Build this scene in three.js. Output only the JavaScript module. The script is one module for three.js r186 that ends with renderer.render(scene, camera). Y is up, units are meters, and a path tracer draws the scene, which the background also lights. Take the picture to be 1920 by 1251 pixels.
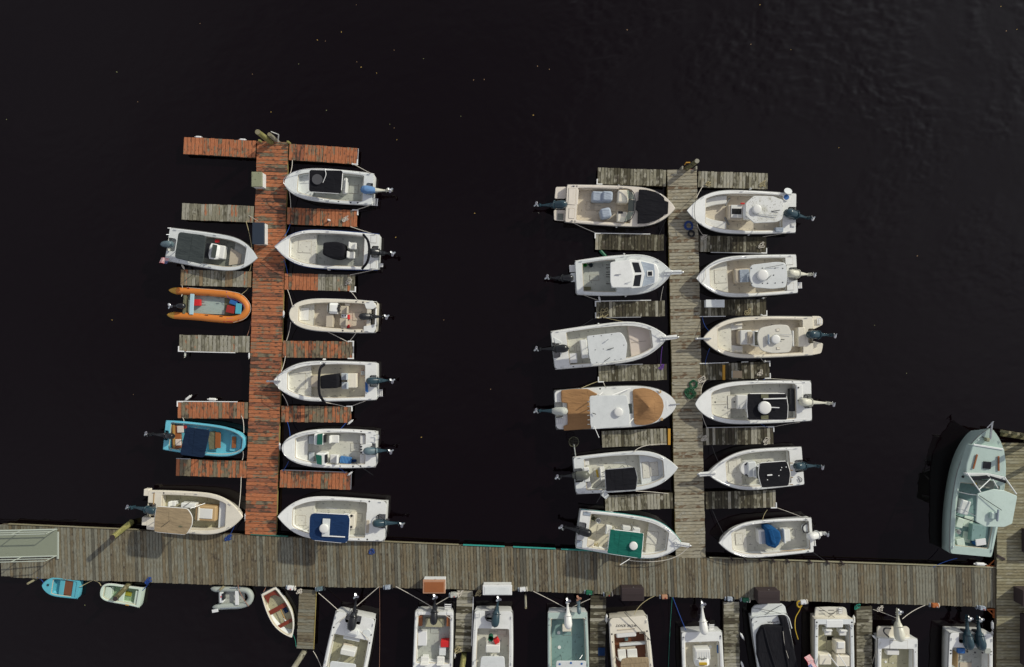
import * as THREE from 'three';
import { RoundedBoxGeometry } from 'three/addons/geometries/RoundedBoxGeometry.js';
import { mergeGeometries } from 'three/addons/utils/BufferGeometryUtils.js';
import { FontLoader } from 'three/addons/loaders/FontLoader.js';
import { TextGeometry } from 'three/addons/geometries/TextGeometry.js';

// ---------------------------------------------------------------- camera, sky, sun, exposure
const CAM_H = 42.7, PPM = 30;                       // drone height above the water; photo pixels per metre on the water
const scene = new THREE.Scene();
const camera = new THREE.PerspectiveCamera(2 * Math.atan(625.5 / PPM / CAM_H) * 180 / Math.PI, 1920 / 1251, 0.5, 2500);
camera.position.set(0, CAM_H, 0); camera.up.set(0, 0, -1); camera.lookAt(0, 0, 0);
const SUN_EL = 28 * Math.PI / 180, SUN_DIR = new THREE.Vector3(0.79 * Math.cos(SUN_EL), Math.sin(SUN_EL), -0.613 * Math.cos(SUN_EL)).normalize();
const renderer = new THREE.WebGLRenderer({ antialias: true });
renderer.toneMapping = THREE.LinearToneMapping;
renderer.toneMappingExposure = 1.08;
renderer.shadowMap.enabled = true;
const sun = new THREE.DirectionalLight(new THREE.Color().setRGB(1.0, 0.95, 0.81), 2.8);
sun.position.copy(SUN_DIR).multiplyScalar(90); sun.castShadow = true; sun.shadow.radius = 2.5;
Object.assign(sun.shadow.camera, { left: -45, right: 45, top: 45, bottom: -45, near: 1, far: 220 });
sun.shadow.mapSize.set(4096, 4096);
scene.add(sun); scene.add(sun.target);

// seeded random and noise
let _s = 12345; const rnd = () => { _s = (_s * 1664525 + 1013904223) >>> 0; return _s / 4294967296; };
const hash = (x, y, k) => { let n = Math.imul(x | 0, 374761393) + Math.imul(y | 0, 668265263) + Math.imul(k | 0, 974634777) | 0; n = Math.imul(n ^ (n >>> 13), 1274126177); return ((n ^ (n >>> 16)) >>> 0) / 4294967296; };
const sm = t => t * t * (3 - 2 * t), lerp = (a, b, t) => a + (b - a) * t, clamp = (v, a = 0, b = 1) => Math.min(b, Math.max(a, v));
function vnoise(x, y, k, px = 0, py = 0) {           // value noise, periodic when px, py are given
  const xi = Math.floor(x), yi = Math.floor(y), fx = sm(x - xi), fy = sm(y - yi);
  const w = (a, p) => p ? ((a % p) + p) % p : a;
  const h = (a, b) => hash(w(a, px), w(b, py), k);
  return lerp(lerp(h(xi, yi), h(xi + 1, yi), fx), lerp(h(xi, yi + 1), h(xi + 1, yi + 1), fx), fy);
}
const fbm = (x, y, k, oct = 4, px = 0, py = 0) => { let a = 0, s = 0.5, f = 1; for (let i = 0; i < oct; i++) { a += s * vnoise(x * f, y * f, k + i * 17, px * f, py * f); s *= 0.5; f *= 2; } return a / (1 - Math.pow(0.5, oct)); };

// hazy daylight sky: pale at the horizon, thin high cloud, brighter round the sun
{
  const w = 512, h = 256, d = new Float32Array(w * h * 4);
  for (let j = 0; j < h; j++) for (let i = 0; i < w; i++) {
    const th = (j + 0.5) / h * Math.PI - Math.PI / 2, ph = (i + 0.5) / w * 2 * Math.PI - Math.PI;   // row 0 = straight down
    const y = Math.sin(th), x = Math.cos(th) * Math.cos(ph), z = Math.cos(th) * Math.sin(ph);
    const e = clamp(y), hz = Math.pow(1 - e, 1.5);
    const sd = clamp(x * SUN_DIR.x + y * SUN_DIR.y + z * SUN_DIR.z, -1, 1), glow = Math.pow(clamp(sd), 10) * 0.55 + Math.pow(clamp(sd), 3) * 0.18;
    const kx = x / (Math.abs(y) + 0.25), kz = z / (Math.abs(y) + 0.25);
    const c = y > 0 ? clamp((fbm(kx * 2.2 + 7, kz * 2.2 + 3, 5, 5) - 0.47) * 3.2) * 0.11 * clamp(y * 4) : 0;
    let r = 0.178 + 0.46 * hz + glow * 0.9 + c, g = 0.165 + 0.54 * hz + glow * 0.95 + c, b = 0.21 + 0.57 * hz + glow * 0.97 + c;
    if (y < 0) { const m = 0.12; r = m; g = m; b = m; }
    d.set([r, g, b, 1], (j * w + i) * 4);
  }
  const t = new THREE.DataTexture(d, w, h, THREE.RGBAFormat, THREE.FloatType);
  t.mapping = THREE.EquirectangularReflectionMapping; t.magFilter = THREE.LinearFilter; t.minFilter = THREE.LinearFilter; t.needsUpdate = true;
  scene.background = t; scene.environment = t; scene.backgroundIntensity = 1; scene.environmentIntensity = 1;
}

// ---------------------------------------------------------------- textures and materials
function tex(w, h, f, srgb = true, rep = [1, 1]) {
  const d = new Uint8Array(w * h * 4);
  for (let j = 0; j < h; j++) for (let i = 0; i < w; i++) {
    const c = f(i / w, j / h), o = (j * w + i) * 4;
    for (let k = 0; k < 3; k++) { let v = clamp(c[k]); if (srgb) v = v <= 0.0031308 ? v * 12.92 : 1.055 * Math.pow(v, 1 / 2.4) - 0.055; d[o + k] = Math.round(v * 255); }
    d[o + 3] = 255;
  }
  const t = new THREE.DataTexture(d, w, h); t.wrapS = t.wrapT = THREE.RepeatWrapping; t.magFilter = THREE.LinearFilter; t.minFilter = THREE.LinearMipmapLinearFilter; t.generateMipmaps = true;
  if (srgb) t.colorSpace = THREE.SRGBColorSpace; t.repeat.set(...rep); t.needsUpdate = true; return t;
}
const mix3 = (a, b, t) => [lerp(a[0], b[0], t), lerp(a[1], b[1], t), lerp(a[2], b[2], t)];
const scl = (a, k) => [a[0] * k, a[1] * k, a[2] * k];
// weathered plank: u runs along the plank (3 m per repeat), v across it
function wood(seed, base, worn, dark, wear, darkAmt, size = [512, 64]) {
  return tex(size[0], size[1], (u, v) => {
    const grain = fbm(u * 10, v * 26, seed, 3, 10, 26), streak = fbm(u * 5, v * 9, seed + 50, 4, 5, 9), blot = fbm(u * 8, v * 2, seed + 90, 4, 8, 2), blot2 = fbm(u * 14, v * 3, seed + 140, 3, 14, 3);
    let c = scl(base, 0.8 + 0.4 * grain);
    const wv = clamp((blot * 0.65 + streak * 0.35 - (0.82 - wear * 0.6)) * 7);
    c = mix3(c, scl(worn, 0.7 + 0.55 * streak), wv);
    const dk = clamp((blot2 * 0.6 + streak * 0.4 - (0.8 - darkAmt * 0.5)) * 8);
    c = mix3(c, dark, dk * 0.85);
    const fine = vnoise(u * 24, v * 40, seed + 200, 24, 40); c = scl(c, 0.72 + 0.56 * fine);
    return c;
  });
}
const std = (rgb, rough = 0.6, o = {}) => new THREE.MeshStandardMaterial({ color: new THREE.Color().setRGB(...rgb), roughness: rough, ...o });
const woodM = (...a) => std([1, 1, 1], 0.88, { map: wood(...a) });
const RED = [0.42, 0.148, 0.062], REDW = [0.185, 0.155, 0.1], DK = [0.055, 0.042, 0.03];
const GRY = [0.235, 0.22, 0.155], GRYL = [0.33, 0.315, 0.25], MOSS = [0.062, 0.054, 0.03];
const TAN = [0.3, 0.268, 0.19];
const WOOD = {
  redA: woodM(11, RED, REDW, DK, 0.3, 0.38), redB: woodM(12, scl(RED, 0.94), REDW, DK, 0.46, 0.46), redC: woodM(13, scl(RED, 0.86), REDW, DK, 0.62, 0.52), redG: woodM(14, REDW, RED, DK, 0.42, 0.42), redD: woodM(15, [0.28, 0.1, 0.05], REDW, DK, 0.42, 0.68),
  gryA: woodM(21, GRY, GRYL, MOSS, 0.5, 0.46), gryB: woodM(22, scl(GRY, 0.72), GRYL, MOSS, 0.4, 0.5), gryC: woodM(23, scl(GRYL, 0.92), GRY, MOSS, 0.5, 0.36), gryR: woodM(24, GRY, RED, MOSS, 0.42, 0.25), gryO: woodM(25, [0.25, 0.18, 0.1], GRY, DK, 0.4, 0.3),
  mosA: woodM(31, MOSS, GRYL, DK, 0.5, 0.45), mosB: woodM(32, scl(MOSS, 0.75), GRY, [0.035, 0.028, 0.016], 0.45, 0.6), mosC: woodM(33, scl(GRY, 0.85), GRYL, MOSS, 0.46, 0.66), mosL: woodM(34, GRYL, TAN, MOSS, 0.5, 0.35),
  tanA: woodM(41, TAN, GRYL, DK, 0.45, 0.3), tanB: woodM(42, scl(TAN, 0.82), GRYL, [0.12, 0.07, 0.035], 0.4, 0.6), tanC: woodM(43, [0.31, 0.285, 0.21], TAN, DK, 0.5, 0.2),
  pirA: woodM(51, [0.17, 0.146, 0.094], [0.2, 0.19, 0.14], DK, 0.48, 0.3), pirB: woodM(52, [0.13, 0.106, 0.065], [0.17, 0.158, 0.115], DK, 0.42, 0.4), pirC: woodM(53, [0.195, 0.19, 0.145], [0.155, 0.135, 0.09], DK, 0.45, 0.25), pirD: woodM(54, [0.165, 0.132, 0.078], [0.17, 0.155, 0.11], DK, 0.4, 0.35), pirE: woodM(55, [0.1, 0.093, 0.068], [0.15, 0.145, 0.11], DK, 0.45, 0.42),
  decA: woodM(61, [0.27, 0.25, 0.155], [0.3, 0.285, 0.2], DK, 0.5, 0.12), decB: woodM(62, [0.22, 0.195, 0.115], [0.28, 0.26, 0.18], DK, 0.4, 0.22),
};
const MIX = {
  red: [['redA', 4], ['redB', 4], ['redC', 2], ['redG', 1], ['redD', 1]], redwalk: [['redA', 3], ['redB', 4], ['redC', 2], ['redD', 3]], redgrey: [['redA', 1], ['redB', 2], ['redC', 3], ['redG', 3], ['redD', 1]],
  grey: [['gryA', 4], ['gryB', 3], ['gryC', 3], ['gryR', 2]], greybrown: [['gryA', 3], ['gryB', 3], ['gryC', 2], ['gryO', 3], ['gryR', 1]],
  moss: [['mosA', 4], ['mosB', 4], ['mosC', 3], ['mosL', 1]], mossgrey: [['mosC', 5], ['mosA', 2], ['gryA', 3], ['gryB', 2]], mosslight: [['mosC', 4], ['mosL', 4], ['gryA', 3], ['mosA', 2]],
  tan: [['tanA', 4], ['tanB', 3], ['tanC', 3]], pier: [['pirA', 5], ['pirB', 4], ['pirC', 4], ['pirD', 1.2], ['pirE', 1.2]], deck: [['decA', 3], ['decB', 2]],
};
const pick = l => { let t = 0; for (const a of l) t += a[1]; let r = rnd() * t; for (const a of l) { r -= a[1]; if (r <= 0) return a[0]; } return l[0][0]; };

// faint grime for gelcoat and canvas, coloured white so that the material's own colour rules
const grime = tex(256, 256, (u, v) => { const n = fbm(u * 6, v * 6, 301, 5, 6, 6), s = fbm(u * 40, v * 40, 331, 2, 40, 40); const k = 1 - 0.07 * clamp((n - 0.45) * 3) - 0.07 * clamp((s - 0.62) * 5); return [k, k * 0.995, k * 0.975]; }, true, [0.45, 0.45]);
const speck = tex(256, 256, (u, v) => { const n = fbm(u * 5, v * 5, 401, 4, 5, 5), s = vnoise(u * 70, v * 70, 431, 70, 70), b = vnoise(u * 20, v * 20, 441, 20, 20); let k = 1 - 0.1 * clamp((n - 0.4) * 3); if (s > 0.86) k *= 0.8; if (b > 0.9) k *= 0.55; return [k, k * 0.98, k * 0.9]; }, true, [0.6, 0.6]);
const canvasTex = tex(256, 256, (u, v) => { const n = fbm(u * 5, v * 5, 501, 5, 5, 5); const k = 0.82 + 0.34 * n; return [k, k, k]; }, true, [0.5, 0.5]);
const foldBump = tex(256, 256, (u, v) => { const n = fbm(u * 3 + 0.6 * fbm(u * 2, v * 2, 7, 2, 2, 2), v * 9, 601, 4, 0, 9); return [n, n, n]; }, false, [0.5, 0.5]);
const gel = (rgb, o = {}) => std(rgb, 0.38, { map: grime, ...o });
const can = (rgb, o = {}) => new THREE.MeshPhysicalMaterial({ color: new THREE.Color().setRGB(...rgb), roughness: 0.9, specularIntensity: 0.25, map: canvasTex, bumpMap: foldBump, bumpScale: 0.07, ...o });
const M = {
  white: gel([0.8, 0.815, 0.8]), cool: gel([0.72, 0.755, 0.755]), cream: gel([0.78, 0.735, 0.62]), beige: gel([0.78, 0.72, 0.63]), blue: gel([0.13, 0.5, 0.64]), bluein: gel([0.16, 0.54, 0.68]), teal: gel([0.1, 0.42, 0.52]), seaw: gel([0.45, 0.57, 0.53]), palegrn: gel([0.6, 0.72, 0.62]),
  sole: std([0.61, 0.62, 0.58], 0.75, { map: speck }), soleTan: std([0.62, 0.57, 0.49], 0.75, { map: speck }), soleGrey: std([0.42, 0.45, 0.44], 0.75, { map: speck }), soleDk: std([0.24, 0.26, 0.24], 0.75, { map: speck }), soleTeal: std([0.2, 0.33, 0.34], 0.75, { map: speck }), soleCream: std([0.68, 0.65, 0.54], 0.75, { map: speck }), soleOlive: std([0.42, 0.41, 0.29], 0.75, { map: speck }), soleWood: std([0.17, 0.06, 0.025], 0.6, { map: canvasTex }),
  cush: std([0.7, 0.7, 0.66], 0.8), cushTan: std([0.5, 0.44, 0.34], 0.85), cushGrey: std([0.42, 0.46, 0.48], 0.8), cushPink: std([0.66, 0.58, 0.5], 0.85), tanRim: std([0.45, 0.31, 0.15], 0.7),
  black: can([0.012, 0.012, 0.015]), blackV: std([0.012, 0.013, 0.016], 0.55), charcoal: can([0.05, 0.06, 0.06]), navy: can([0.012, 0.035, 0.1]), navyD: can([0.01, 0.022, 0.05]), greenC: can([0.012, 0.125, 0.095]), brown: can([0.33, 0.185, 0.085]), tanC: can([0.32, 0.245, 0.15]), blueC: can([0.012, 0.075, 0.2]), coverBlue: can([0.12, 0.23, 0.42]), coverGrey: can([0.36, 0.41, 0.47]), coverPale: can([0.5, 0.52, 0.47]), olive: can([0.16, 0.16, 0.1]),
  hard: gel([0.66, 0.69, 0.69]), hardSp: std([0.7, 0.71, 0.68], 0.5, { map: tex(256, 256, (u, v) => { const n = fbm(u * 6, v * 6, 701, 4, 6, 6), s = vnoise(u * 38, v * 38, 705, 38, 38); let k = [1, 1, 1]; k = mix3(k, [0.5, 0.48, 0.36], clamp((n - 0.5) * 2.6) * 0.6); if (s > 0.83) k = mix3(k, [0.2, 0.17, 0.1], 0.6); return k; }, true, [0.55, 0.55]) }), hardSea: gel([0.54, 0.66, 0.61]), hardCr: gel([0.67, 0.655, 0.58]),
  chrome: std([0.72, 0.73, 0.74], 0.28, { metalness: 1 }), alu: std([0.55, 0.56, 0.56], 0.42, { metalness: 1 }), tubeW: std([0.78, 0.78, 0.76], 0.4), tubeB: std([0.02, 0.02, 0.025], 0.5), rubG: std([0.2, 0.2, 0.19], 0.6), rubW: std([0.66, 0.66, 0.63], 0.5), rubAqua: std([0.05, 0.3, 0.28], 0.5),
  glass: new THREE.MeshPhysicalMaterial({ color: new THREE.Color().setRGB(0.5, 0.56, 0.53), roughness: 0.05, transmission: 0.85, thickness: 0, ior: 1.45 }), smoke: new THREE.MeshPhysicalMaterial({ color: new THREE.Color().setRGB(0.12, 0.14, 0.13), roughness: 0.06, transmission: 0.6, thickness: 0 }), greenGlass: new THREE.MeshPhysicalMaterial({ color: new THREE.Color().setRGB(0.02, 0.16, 0.11), roughness: 0.08, transmission: 0.35, thickness: 0 }), hatchGlass: std([0.012, 0.014, 0.016], 0.08),
  motNavy: std([0.022, 0.05, 0.065], 0.22), motBlack: std([0.012, 0.013, 0.015], 0.25), motWhite: std([0.74, 0.74, 0.7], 0.3), motCream: std([0.62, 0.61, 0.5], 0.35), motGrey: std([0.1, 0.15, 0.17], 0.35), motOlive: std([0.12, 0.125, 0.1], 0.4), prop: std([0.5, 0.51, 0.52], 0.3, { metalness: 1 }), propB: std([0.02, 0.02, 0.022], 0.35),
  seam: std([0.3, 0.26, 0.2], 0.8), dot: std([0.015, 0.015, 0.018], 0.5), wood: std([0.3, 0.1, 0.03], 0.5, { map: canvasTex }), woodRed: std([0.2, 0.035, 0.015], 0.45, { map: canvasTex }), woodY: std([0.42, 0.24, 0.06], 0.6, { map: canvasTex }),
  red: std([0.6, 0.02, 0.02], 0.45), redDk: std([0.3, 0.02, 0.015], 0.5), green: std([0.02, 0.5, 0.05], 0.5), greenD: std([0.008, 0.12, 0.06], 0.5), yellow: std([0.52, 0.34, 0.02], 0.5), orangeRib: gel([0.62, 0.2, 0.03], { roughness: 0.5 }), yellowRib: gel([0.6, 0.33, 0.04], { roughness: 0.5 }), ribGrey: gel([0.36, 0.4, 0.37], { roughness: 0.55 }), plBlue: std([0.02, 0.12, 0.36], 0.45), rope: std([0.62, 0.58, 0.5], 0.9), ropeY: std([0.42, 0.36, 0.2], 0.9), ropeB: std([0.012, 0.06, 0.28], 0.8), ropeK: std([0.015, 0.016, 0.02], 0.8), ropeP: std([0.14, 0.05, 0.3], 0.8), ropeG: std([0.02, 0.24, 0.17], 0.8), ropeR: std([0.3, 0.15, 0.1], 0.8), hoseBlue: std([0.01, 0.05, 0.22], 0.4), hoseGreen: std([0.008, 0.09, 0.035], 0.4), fend: std([0.72, 0.73, 0.72], 0.45), bumper: std([0.78, 0.79, 0.78], 0.5), aqua: std([0.03, 0.3, 0.25], 0.6), beam: std([0.09, 0.07, 0.045], 0.9, { map: canvasTex }), beamY: std([0.3, 0.24, 0.08], 0.85, { map: canvasTex }), float: std([0.03, 0.03, 0.032], 0.7), rust: std([0.4, 0.12, 0.03], 0.85, { map: canvasTex }), yellowP: std([0.55, 0.29, 0.03], 0.75, { map: canvasTex }), boxDk: std([0.035, 0.022, 0.022], 0.8, { map: canvasTex }), boxNavy: std([0.02, 0.032, 0.05], 0.5), boxMold: std([0.27, 0.29, 0.2], 0.85, { map: speck }), boxTan: std([0.45, 0.24, 0.14], 0.7, { map: canvasTex }), card: std([0.4, 0.31, 0.2], 0.85), railG: std([0.4, 0.44, 0.38], 0.5), discG: std([0.07, 0.07, 0.075], 0.6), leaf: std([0.34, 0.22, 0.05], 0.8), leafB: std([0.2, 0.12, 0.06], 0.8), leafG: std([0.18, 0.19, 0.08], 0.8), soleLt: std([0.7, 0.7, 0.66], 0.7, { map: speck }),
};

// ---------------------------------------------------------------- helpers
const taken = {};
function numbered(n) { taken[n] = (taken[n] ?? -1) + 1; return taken[n] ? `${n}_${String(taken[n]).padStart(3, '0')}` : n; }
function mesh(name, geo, mat, parent) { const m = new THREE.Mesh(geo, mat); m.name = name; m.castShadow = m.receiveShadow = true; parent.add(m); return m; }
function thing(name, label, category, pos = [0, 0, 0], turn = 0, group) {
  const g = new THREE.Group(); g.name = numbered(name); g.position.set(...pos); g.rotation.y = turn; g.userData = { label, category }; if (group) g.userData.group = group; scene.add(g); return g;
}
function single(name, geo, mat, label, category, pos, turn = 0, group) {
  const m = mesh(numbered(name), geo, mat, scene); m.position.set(...pos); m.rotation.y = turn; m.userData = { label, category }; if (group) m.userData.group = group; return m;
}
const sub = (name, parent) => { const g = new THREE.Group(); g.name = name; parent.add(g); return g; };
const W = (px, py, h = 0) => { const k = (CAM_H - h) / CAM_H / PPM; return [(px - 960) * k, (py - 625.5) * k]; };   // survey: photo pixel and height -> metres
function slab(pts, holes, y, depth, bevel = 0) {     // polygon in (x, z), its top at y
  const sh = new THREE.Shape(pts.map(p => new THREE.Vector2(p[0], -p[1])));
  for (const h of holes || []) sh.holes.push(new THREE.Path(h.map(p => new THREE.Vector2(p[0], -p[1]))));
  const g = new THREE.ExtrudeGeometry(sh, { depth: Math.max(0.002, depth - 2 * bevel), bevelEnabled: bevel > 0, bevelSize: bevel, bevelThickness: bevel, bevelOffset: -bevel, bevelSegments: 2, curveSegments: 6 });
  g.rotateX(-Math.PI / 2); g.translate(0, y - depth + bevel, 0); return g;
}
function roundPoly(pts, r, n = 4) {                  // round the corners of a polygon
  const out = [], N = pts.length;
  for (let i = 0; i < N; i++) {
    const p = pts[i], a = pts[(i + N - 1) % N], b = pts[(i + 1) % N];
    const da = [a[0] - p[0], a[1] - p[1]], db = [b[0] - p[0], b[1] - p[1]], la = Math.hypot(...da), lb = Math.hypot(...db), k = Math.min(r, la * 0.45, lb * 0.45);
    const s = [p[0] + da[0] / la * k, p[1] + da[1] / la * k], e = [p[0] + db[0] / lb * k, p[1] + db[1] / lb * k];
    for (let j = 0; j <= n; j++) { const t = j / n; out.push([(1 - t) ** 2 * s[0] + 2 * t * (1 - t) * p[0] + t * t * e[0], (1 - t) ** 2 * s[1] + 2 * t * (1 - t) * p[1] + t * t * e[1]]); }
  }
  return out;
}
const v3 = a => new THREE.Vector3(a[0], a[1], a[2]);
function tubeGeo(pts, r, curved = true, seg, rad = 6, closed = false) {
  const P = pts.map(v3); let c;
  if (curved && P.length > 2) c = new THREE.CatmullRomCurve3(P, closed); else { c = new THREE.CurvePath(); for (let i = 0; i + 1 < P.length; i++) c.add(new THREE.LineCurve3(P[i], P[i + 1])); }
  return new THREE.TubeGeometry(c, seg || Math.max(2, (P.length - 1) * (curved && P.length > 2 ? 6 : 1)), r, rad, closed);
}
const rbox = (l, h, w, r = 0.03) => new RoundedBoxGeometry(l, h, w, 2, Math.min(r, l / 2.1, h / 2.1, w / 2.1));
const cylG = (r1, r2, h, n = 18) => { const g = new THREE.CylinderGeometry(r1, r2, h, n); g.translate(0, h / 2, 0); return g; };
const lathe = (prof, n = 24) => new THREE.LatheGeometry(prof.map(p => new THREE.Vector2(p[0], p[1])), n);
const GEO = {
  cup: cylG(0.052, 0.052, 0.014, 10),
  radome: lathe([[0, 0], [0.94, 0], [1, 0.12], [1, 0.4], [0.95, 0.52], [0.8, 0.6], [0.4, 0.65], [0.0001, 0.66]], 28),
  bucket: lathe([[0, 0.03], [0.8, 0.03], [0.96, 0.97], [1.02, 1], [1.02, 0.94], [0.84, 0], [0, 0]].map(p => [Math.max(p[0], 0.0001), p[1]]), 20),
  cleat: mergeGeometries([new THREE.CapsuleGeometry(0.016, 0.17, 2, 6).rotateZ(Math.PI / 2).translate(0, 0.045, 0), new THREE.CylinderGeometry(0.014, 0.02, 0.045, 6).translate(0.04, 0.022, 0), new THREE.CylinderGeometry(0.014, 0.02, 0.045, 6).translate(-0.04, 0.022, 0)]),
};
function superEgg(l, h, w, e = 0.55, taper = 0.2, n = 18) {           // rounded engine-cowling shape, its long axis on x
  const g = new THREE.SphereGeometry(1, n, Math.round(n * 0.7)), p = g.attributes.position, f = v => Math.sign(v) * Math.pow(Math.abs(v), e);
  for (let i = 0; i < p.count; i++) { let x = f(p.getX(i)), y = f(p.getY(i)), z = f(p.getZ(i)); const m = Math.max(0.85, Math.hypot(x, y, z) / 1.25); x /= m; y /= m; z /= m; const k = 1 - taper * (0.5 - 0.5 * x); p.setXYZ(i, x * l / 2, y * h / 2 * k, z * w / 2 * k); }
  g.computeVertexNormals(); return g;
}
const COWL = superEgg(0.86, 0.54, 0.46, 0.46, 0.3, 22);
function taperBox(sec) {                             // loft of rectangles [x, y, w, h] along x, chamfered
  const pos = [], idx = [], K = 8;
  for (const [x, y, w, h] of sec) for (const [a, b] of [[-1, -0.55], [-0.55, -1], [0.55, -1], [1, -0.55], [1, 0.55], [0.55, 1], [-0.55, 1], [-1, 0.55]]) pos.push(x, y + b * h / 2, a * w / 2);
  for (let i = 0; i + 1 < sec.length; i++) for (let k = 0; k < K; k++) { const a = i * K + k, b = i * K + (k + 1) % K; idx.push(a, a + K, b, b, a + K, b + K); }
  for (const [o, f] of [[0, 1], [(sec.length - 1) * K, -1]]) for (let k = 1; k + 1 < K; k++) f > 0 ? idx.push(o, o + k, o + k + 1) : idx.push(o, o + k + 1, o + k);
  const g = new THREE.BufferGeometry(); g.setAttribute('position', new THREE.Float32BufferAttribute(pos, 3)); g.setIndex(idx); const q = g.toNonIndexed(); q.computeVertexNormals(); return q;
}
const bladeG = (() => { const g = superEgg(0.17, 0.012, 0.12, 0.9, -0.3, 10); g.translate(0.1, 0, 0); return g; })();

// ---------------------------------------------------------------- water
{
  // 72 m per repeat: slow swell everywhere, wind ripples where the breeze touches the open water at the upper right
  const bump = tex(1024, 1024, (u, v) => {
    const x = (u - 0.5) * 72, z = (0.5 - v) * 72, a = fbm(u * 9, v * 9, 801, 3, 9, 9);
    const w = clamp((fbm(u * 14 + 0.8 * a, v * 11, 841, 4, 0, 11) - 0.43) * 5) * sm(clamp((x + 9) / 16)) * sm(clamp((-z + 4) / 14)) + 0.16;
    const b = fbm(u * 120 + 4 * a, v * 170 - u * 30, 811, 2), k = a * 0.6 + w * b * 0.36 + 0.02 * vnoise(u * 60, v * 60, 851, 60, 60); return [k, k, k];
  }, false, [21, 21]);
  const g = new THREE.PlaneGeometry(1512, 1512); g.rotateX(-Math.PI / 2);
  const m = new THREE.MeshPhysicalMaterial({ color: new THREE.Color().setRGB(0.0029, 0.0010, 0.0017), roughness: 0.035, ior: 1.33, bumpMap: bump, bumpScale: 0.17 });
  const w = mesh('water', g, m, scene); w.userData = { kind: 'structure', label: 'dark still harbour water around the docks' };
}

// ---------------------------------------------------------------- docks
const DECK = 0.46;                                   // walking surface above the water
function plankGeos(len, wid, th, n = 6) {            // a few variants that show different stretches of the wood
  const out = [];
  for (let i = 0; i < n; i++) {
    const g = new THREE.BoxGeometry(len, th, wid), p = g.attributes.position, uv = g.attributes.uv, u0 = rnd(), v0 = rnd();
    for (let k = 0; k < p.count; k++) uv.setXY(k, u0 + p.getX(k) / 3 + (k % 4) * 0.002, v0 + (p.getZ(k) + p.getY(k)) / 0.55);
    out.push(g);
  }
  return out;
}
// corners: four photo pixels [a0, a1, b1, b0]; a0->a1 and b0->b1 are the two long edges
function dock(name, label, category, c, pitch, kinds, o = {}) {
  const h = o.h ?? DECK, P = c.map(p => W(p[0], p[1], h));
  const m0 = [(P[0][0] + P[3][0]) / 2, (P[0][1] + P[3][1]) / 2], m1 = [(P[1][0] + P[2][0]) / 2, (P[1][1] + P[2][1]) / 2];
  const L = Math.hypot(m1[0] - m0[0], m1[1] - m0[1]), th = Math.atan2(-(m1[1] - m0[1]), m1[0] - m0[0]);
  const wid = (Math.hypot(P[0][0] - P[3][0], P[0][1] - P[3][1]) + Math.hypot(P[1][0] - P[2][0], P[1][1] - P[2][1])) / 2;
  const g = thing(name, label, category, [(m0[0] + m1[0]) / 2, 0, (m0[1] + m1[1]) / 2], th, o.group);
  const n = Math.round(L / pitch), pw = L / n, geos = plankGeos(wid, pw - 0.022, 0.045, 8), geosT = plankGeos(wid, pw - 0.034, 0.045, 4);
  for (let i = 0; i < n; i++) {
    const f = (i + 0.5) / n, kind = Array.isArray(kinds) ? kinds[Math.min(kinds.length - 1, Math.floor(f * kinds.length))] : kinds;
    const big = rnd() < 0.8, p = mesh('plank', (big ? geos : geosT)[Math.floor(rnd() * (big ? 8 : 4))], WOOD[pick(MIX[kind])], g);
    p.position.set(-L / 2 + (i + 0.5) * pw, h - 0.0225 + (rnd() - 0.5) * 0.012, (rnd() - 0.5) * 0.03); p.rotation.y = Math.PI / 2 + (rnd() - 0.5) * 0.006;
  }
  for (const s of [-1, 1]) { const b = mesh('side_beam', new THREE.BoxGeometry(L - 0.02, 0.24, 0.06), o.beam || M.beam, g); b.position.set(0, h - 0.047 - 0.12, s * (wid / 2 - 0.05)); }
  const fl = Math.max(2, Math.round(L / 2.2));
  for (let i = 0; i < fl; i++) { const b = mesh('float', rbox(L / fl * 0.72, h + 0.05, wid * 0.84, 0.05), M.float, g); b.position.set(-L / 2 + (i + 0.5) * L / fl, (h - 0.06 - 0.11) / 2 - 0.06, 0); }
  // local frame helpers for trim: side -1 is the a edge, +1 the b edge
  const side = (P[0][0] - P[3][0]) * Math.sin(th) + (P[0][1] - P[3][1]) * Math.cos(th) > 0 ? 1 : -1;
  for (const [sd, x0, x1, mat] of o.strips || []) { const s = -sd * side, b = mesh('edge_strip', rbox((x1 - x0) * L, 0.07, 0.05, 0.015), mat || M.bumper, g); b.position.set(-L / 2 + (x0 + x1) / 2 * L, h - 0.02, s * (wid / 2 + 0.032)); }
  for (const [sd, e] of o.corners || []) {
    const s = -sd * side, x = e ? L / 2 : -L / 2, d = e ? 1 : -1;
    mesh('corner_bumper', slab([[x + d * 0.05, s * (wid / 2 + 0.05)], [x - d * 0.32, s * (wid / 2 + 0.05)], [x - d * 0.32, s * (wid / 2 - 0.02)], [x - d * 0.02, s * (wid / 2 - 0.02)], [x - d * 0.02, s * (wid / 2 - 0.3)], [x + d * 0.05, s * (wid / 2 - 0.3)]], null, h + 0.03, 0.14, 0.015), M.bumper, g);
  }
  if (o.end !== undefined) { const b = mesh('end_strip', rbox(0.05, 0.08, wid - 0.04, 0.015), o.endMat || M.bumper, g); b.position.set(o.end ? L / 2 + 0.03 : -L / 2 - 0.03, h - 0.03, 0); }
  return g;
}
const ORD = ['topmost', 'second', 'third', 'fourth', 'fifth', 'sixth'];
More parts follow.
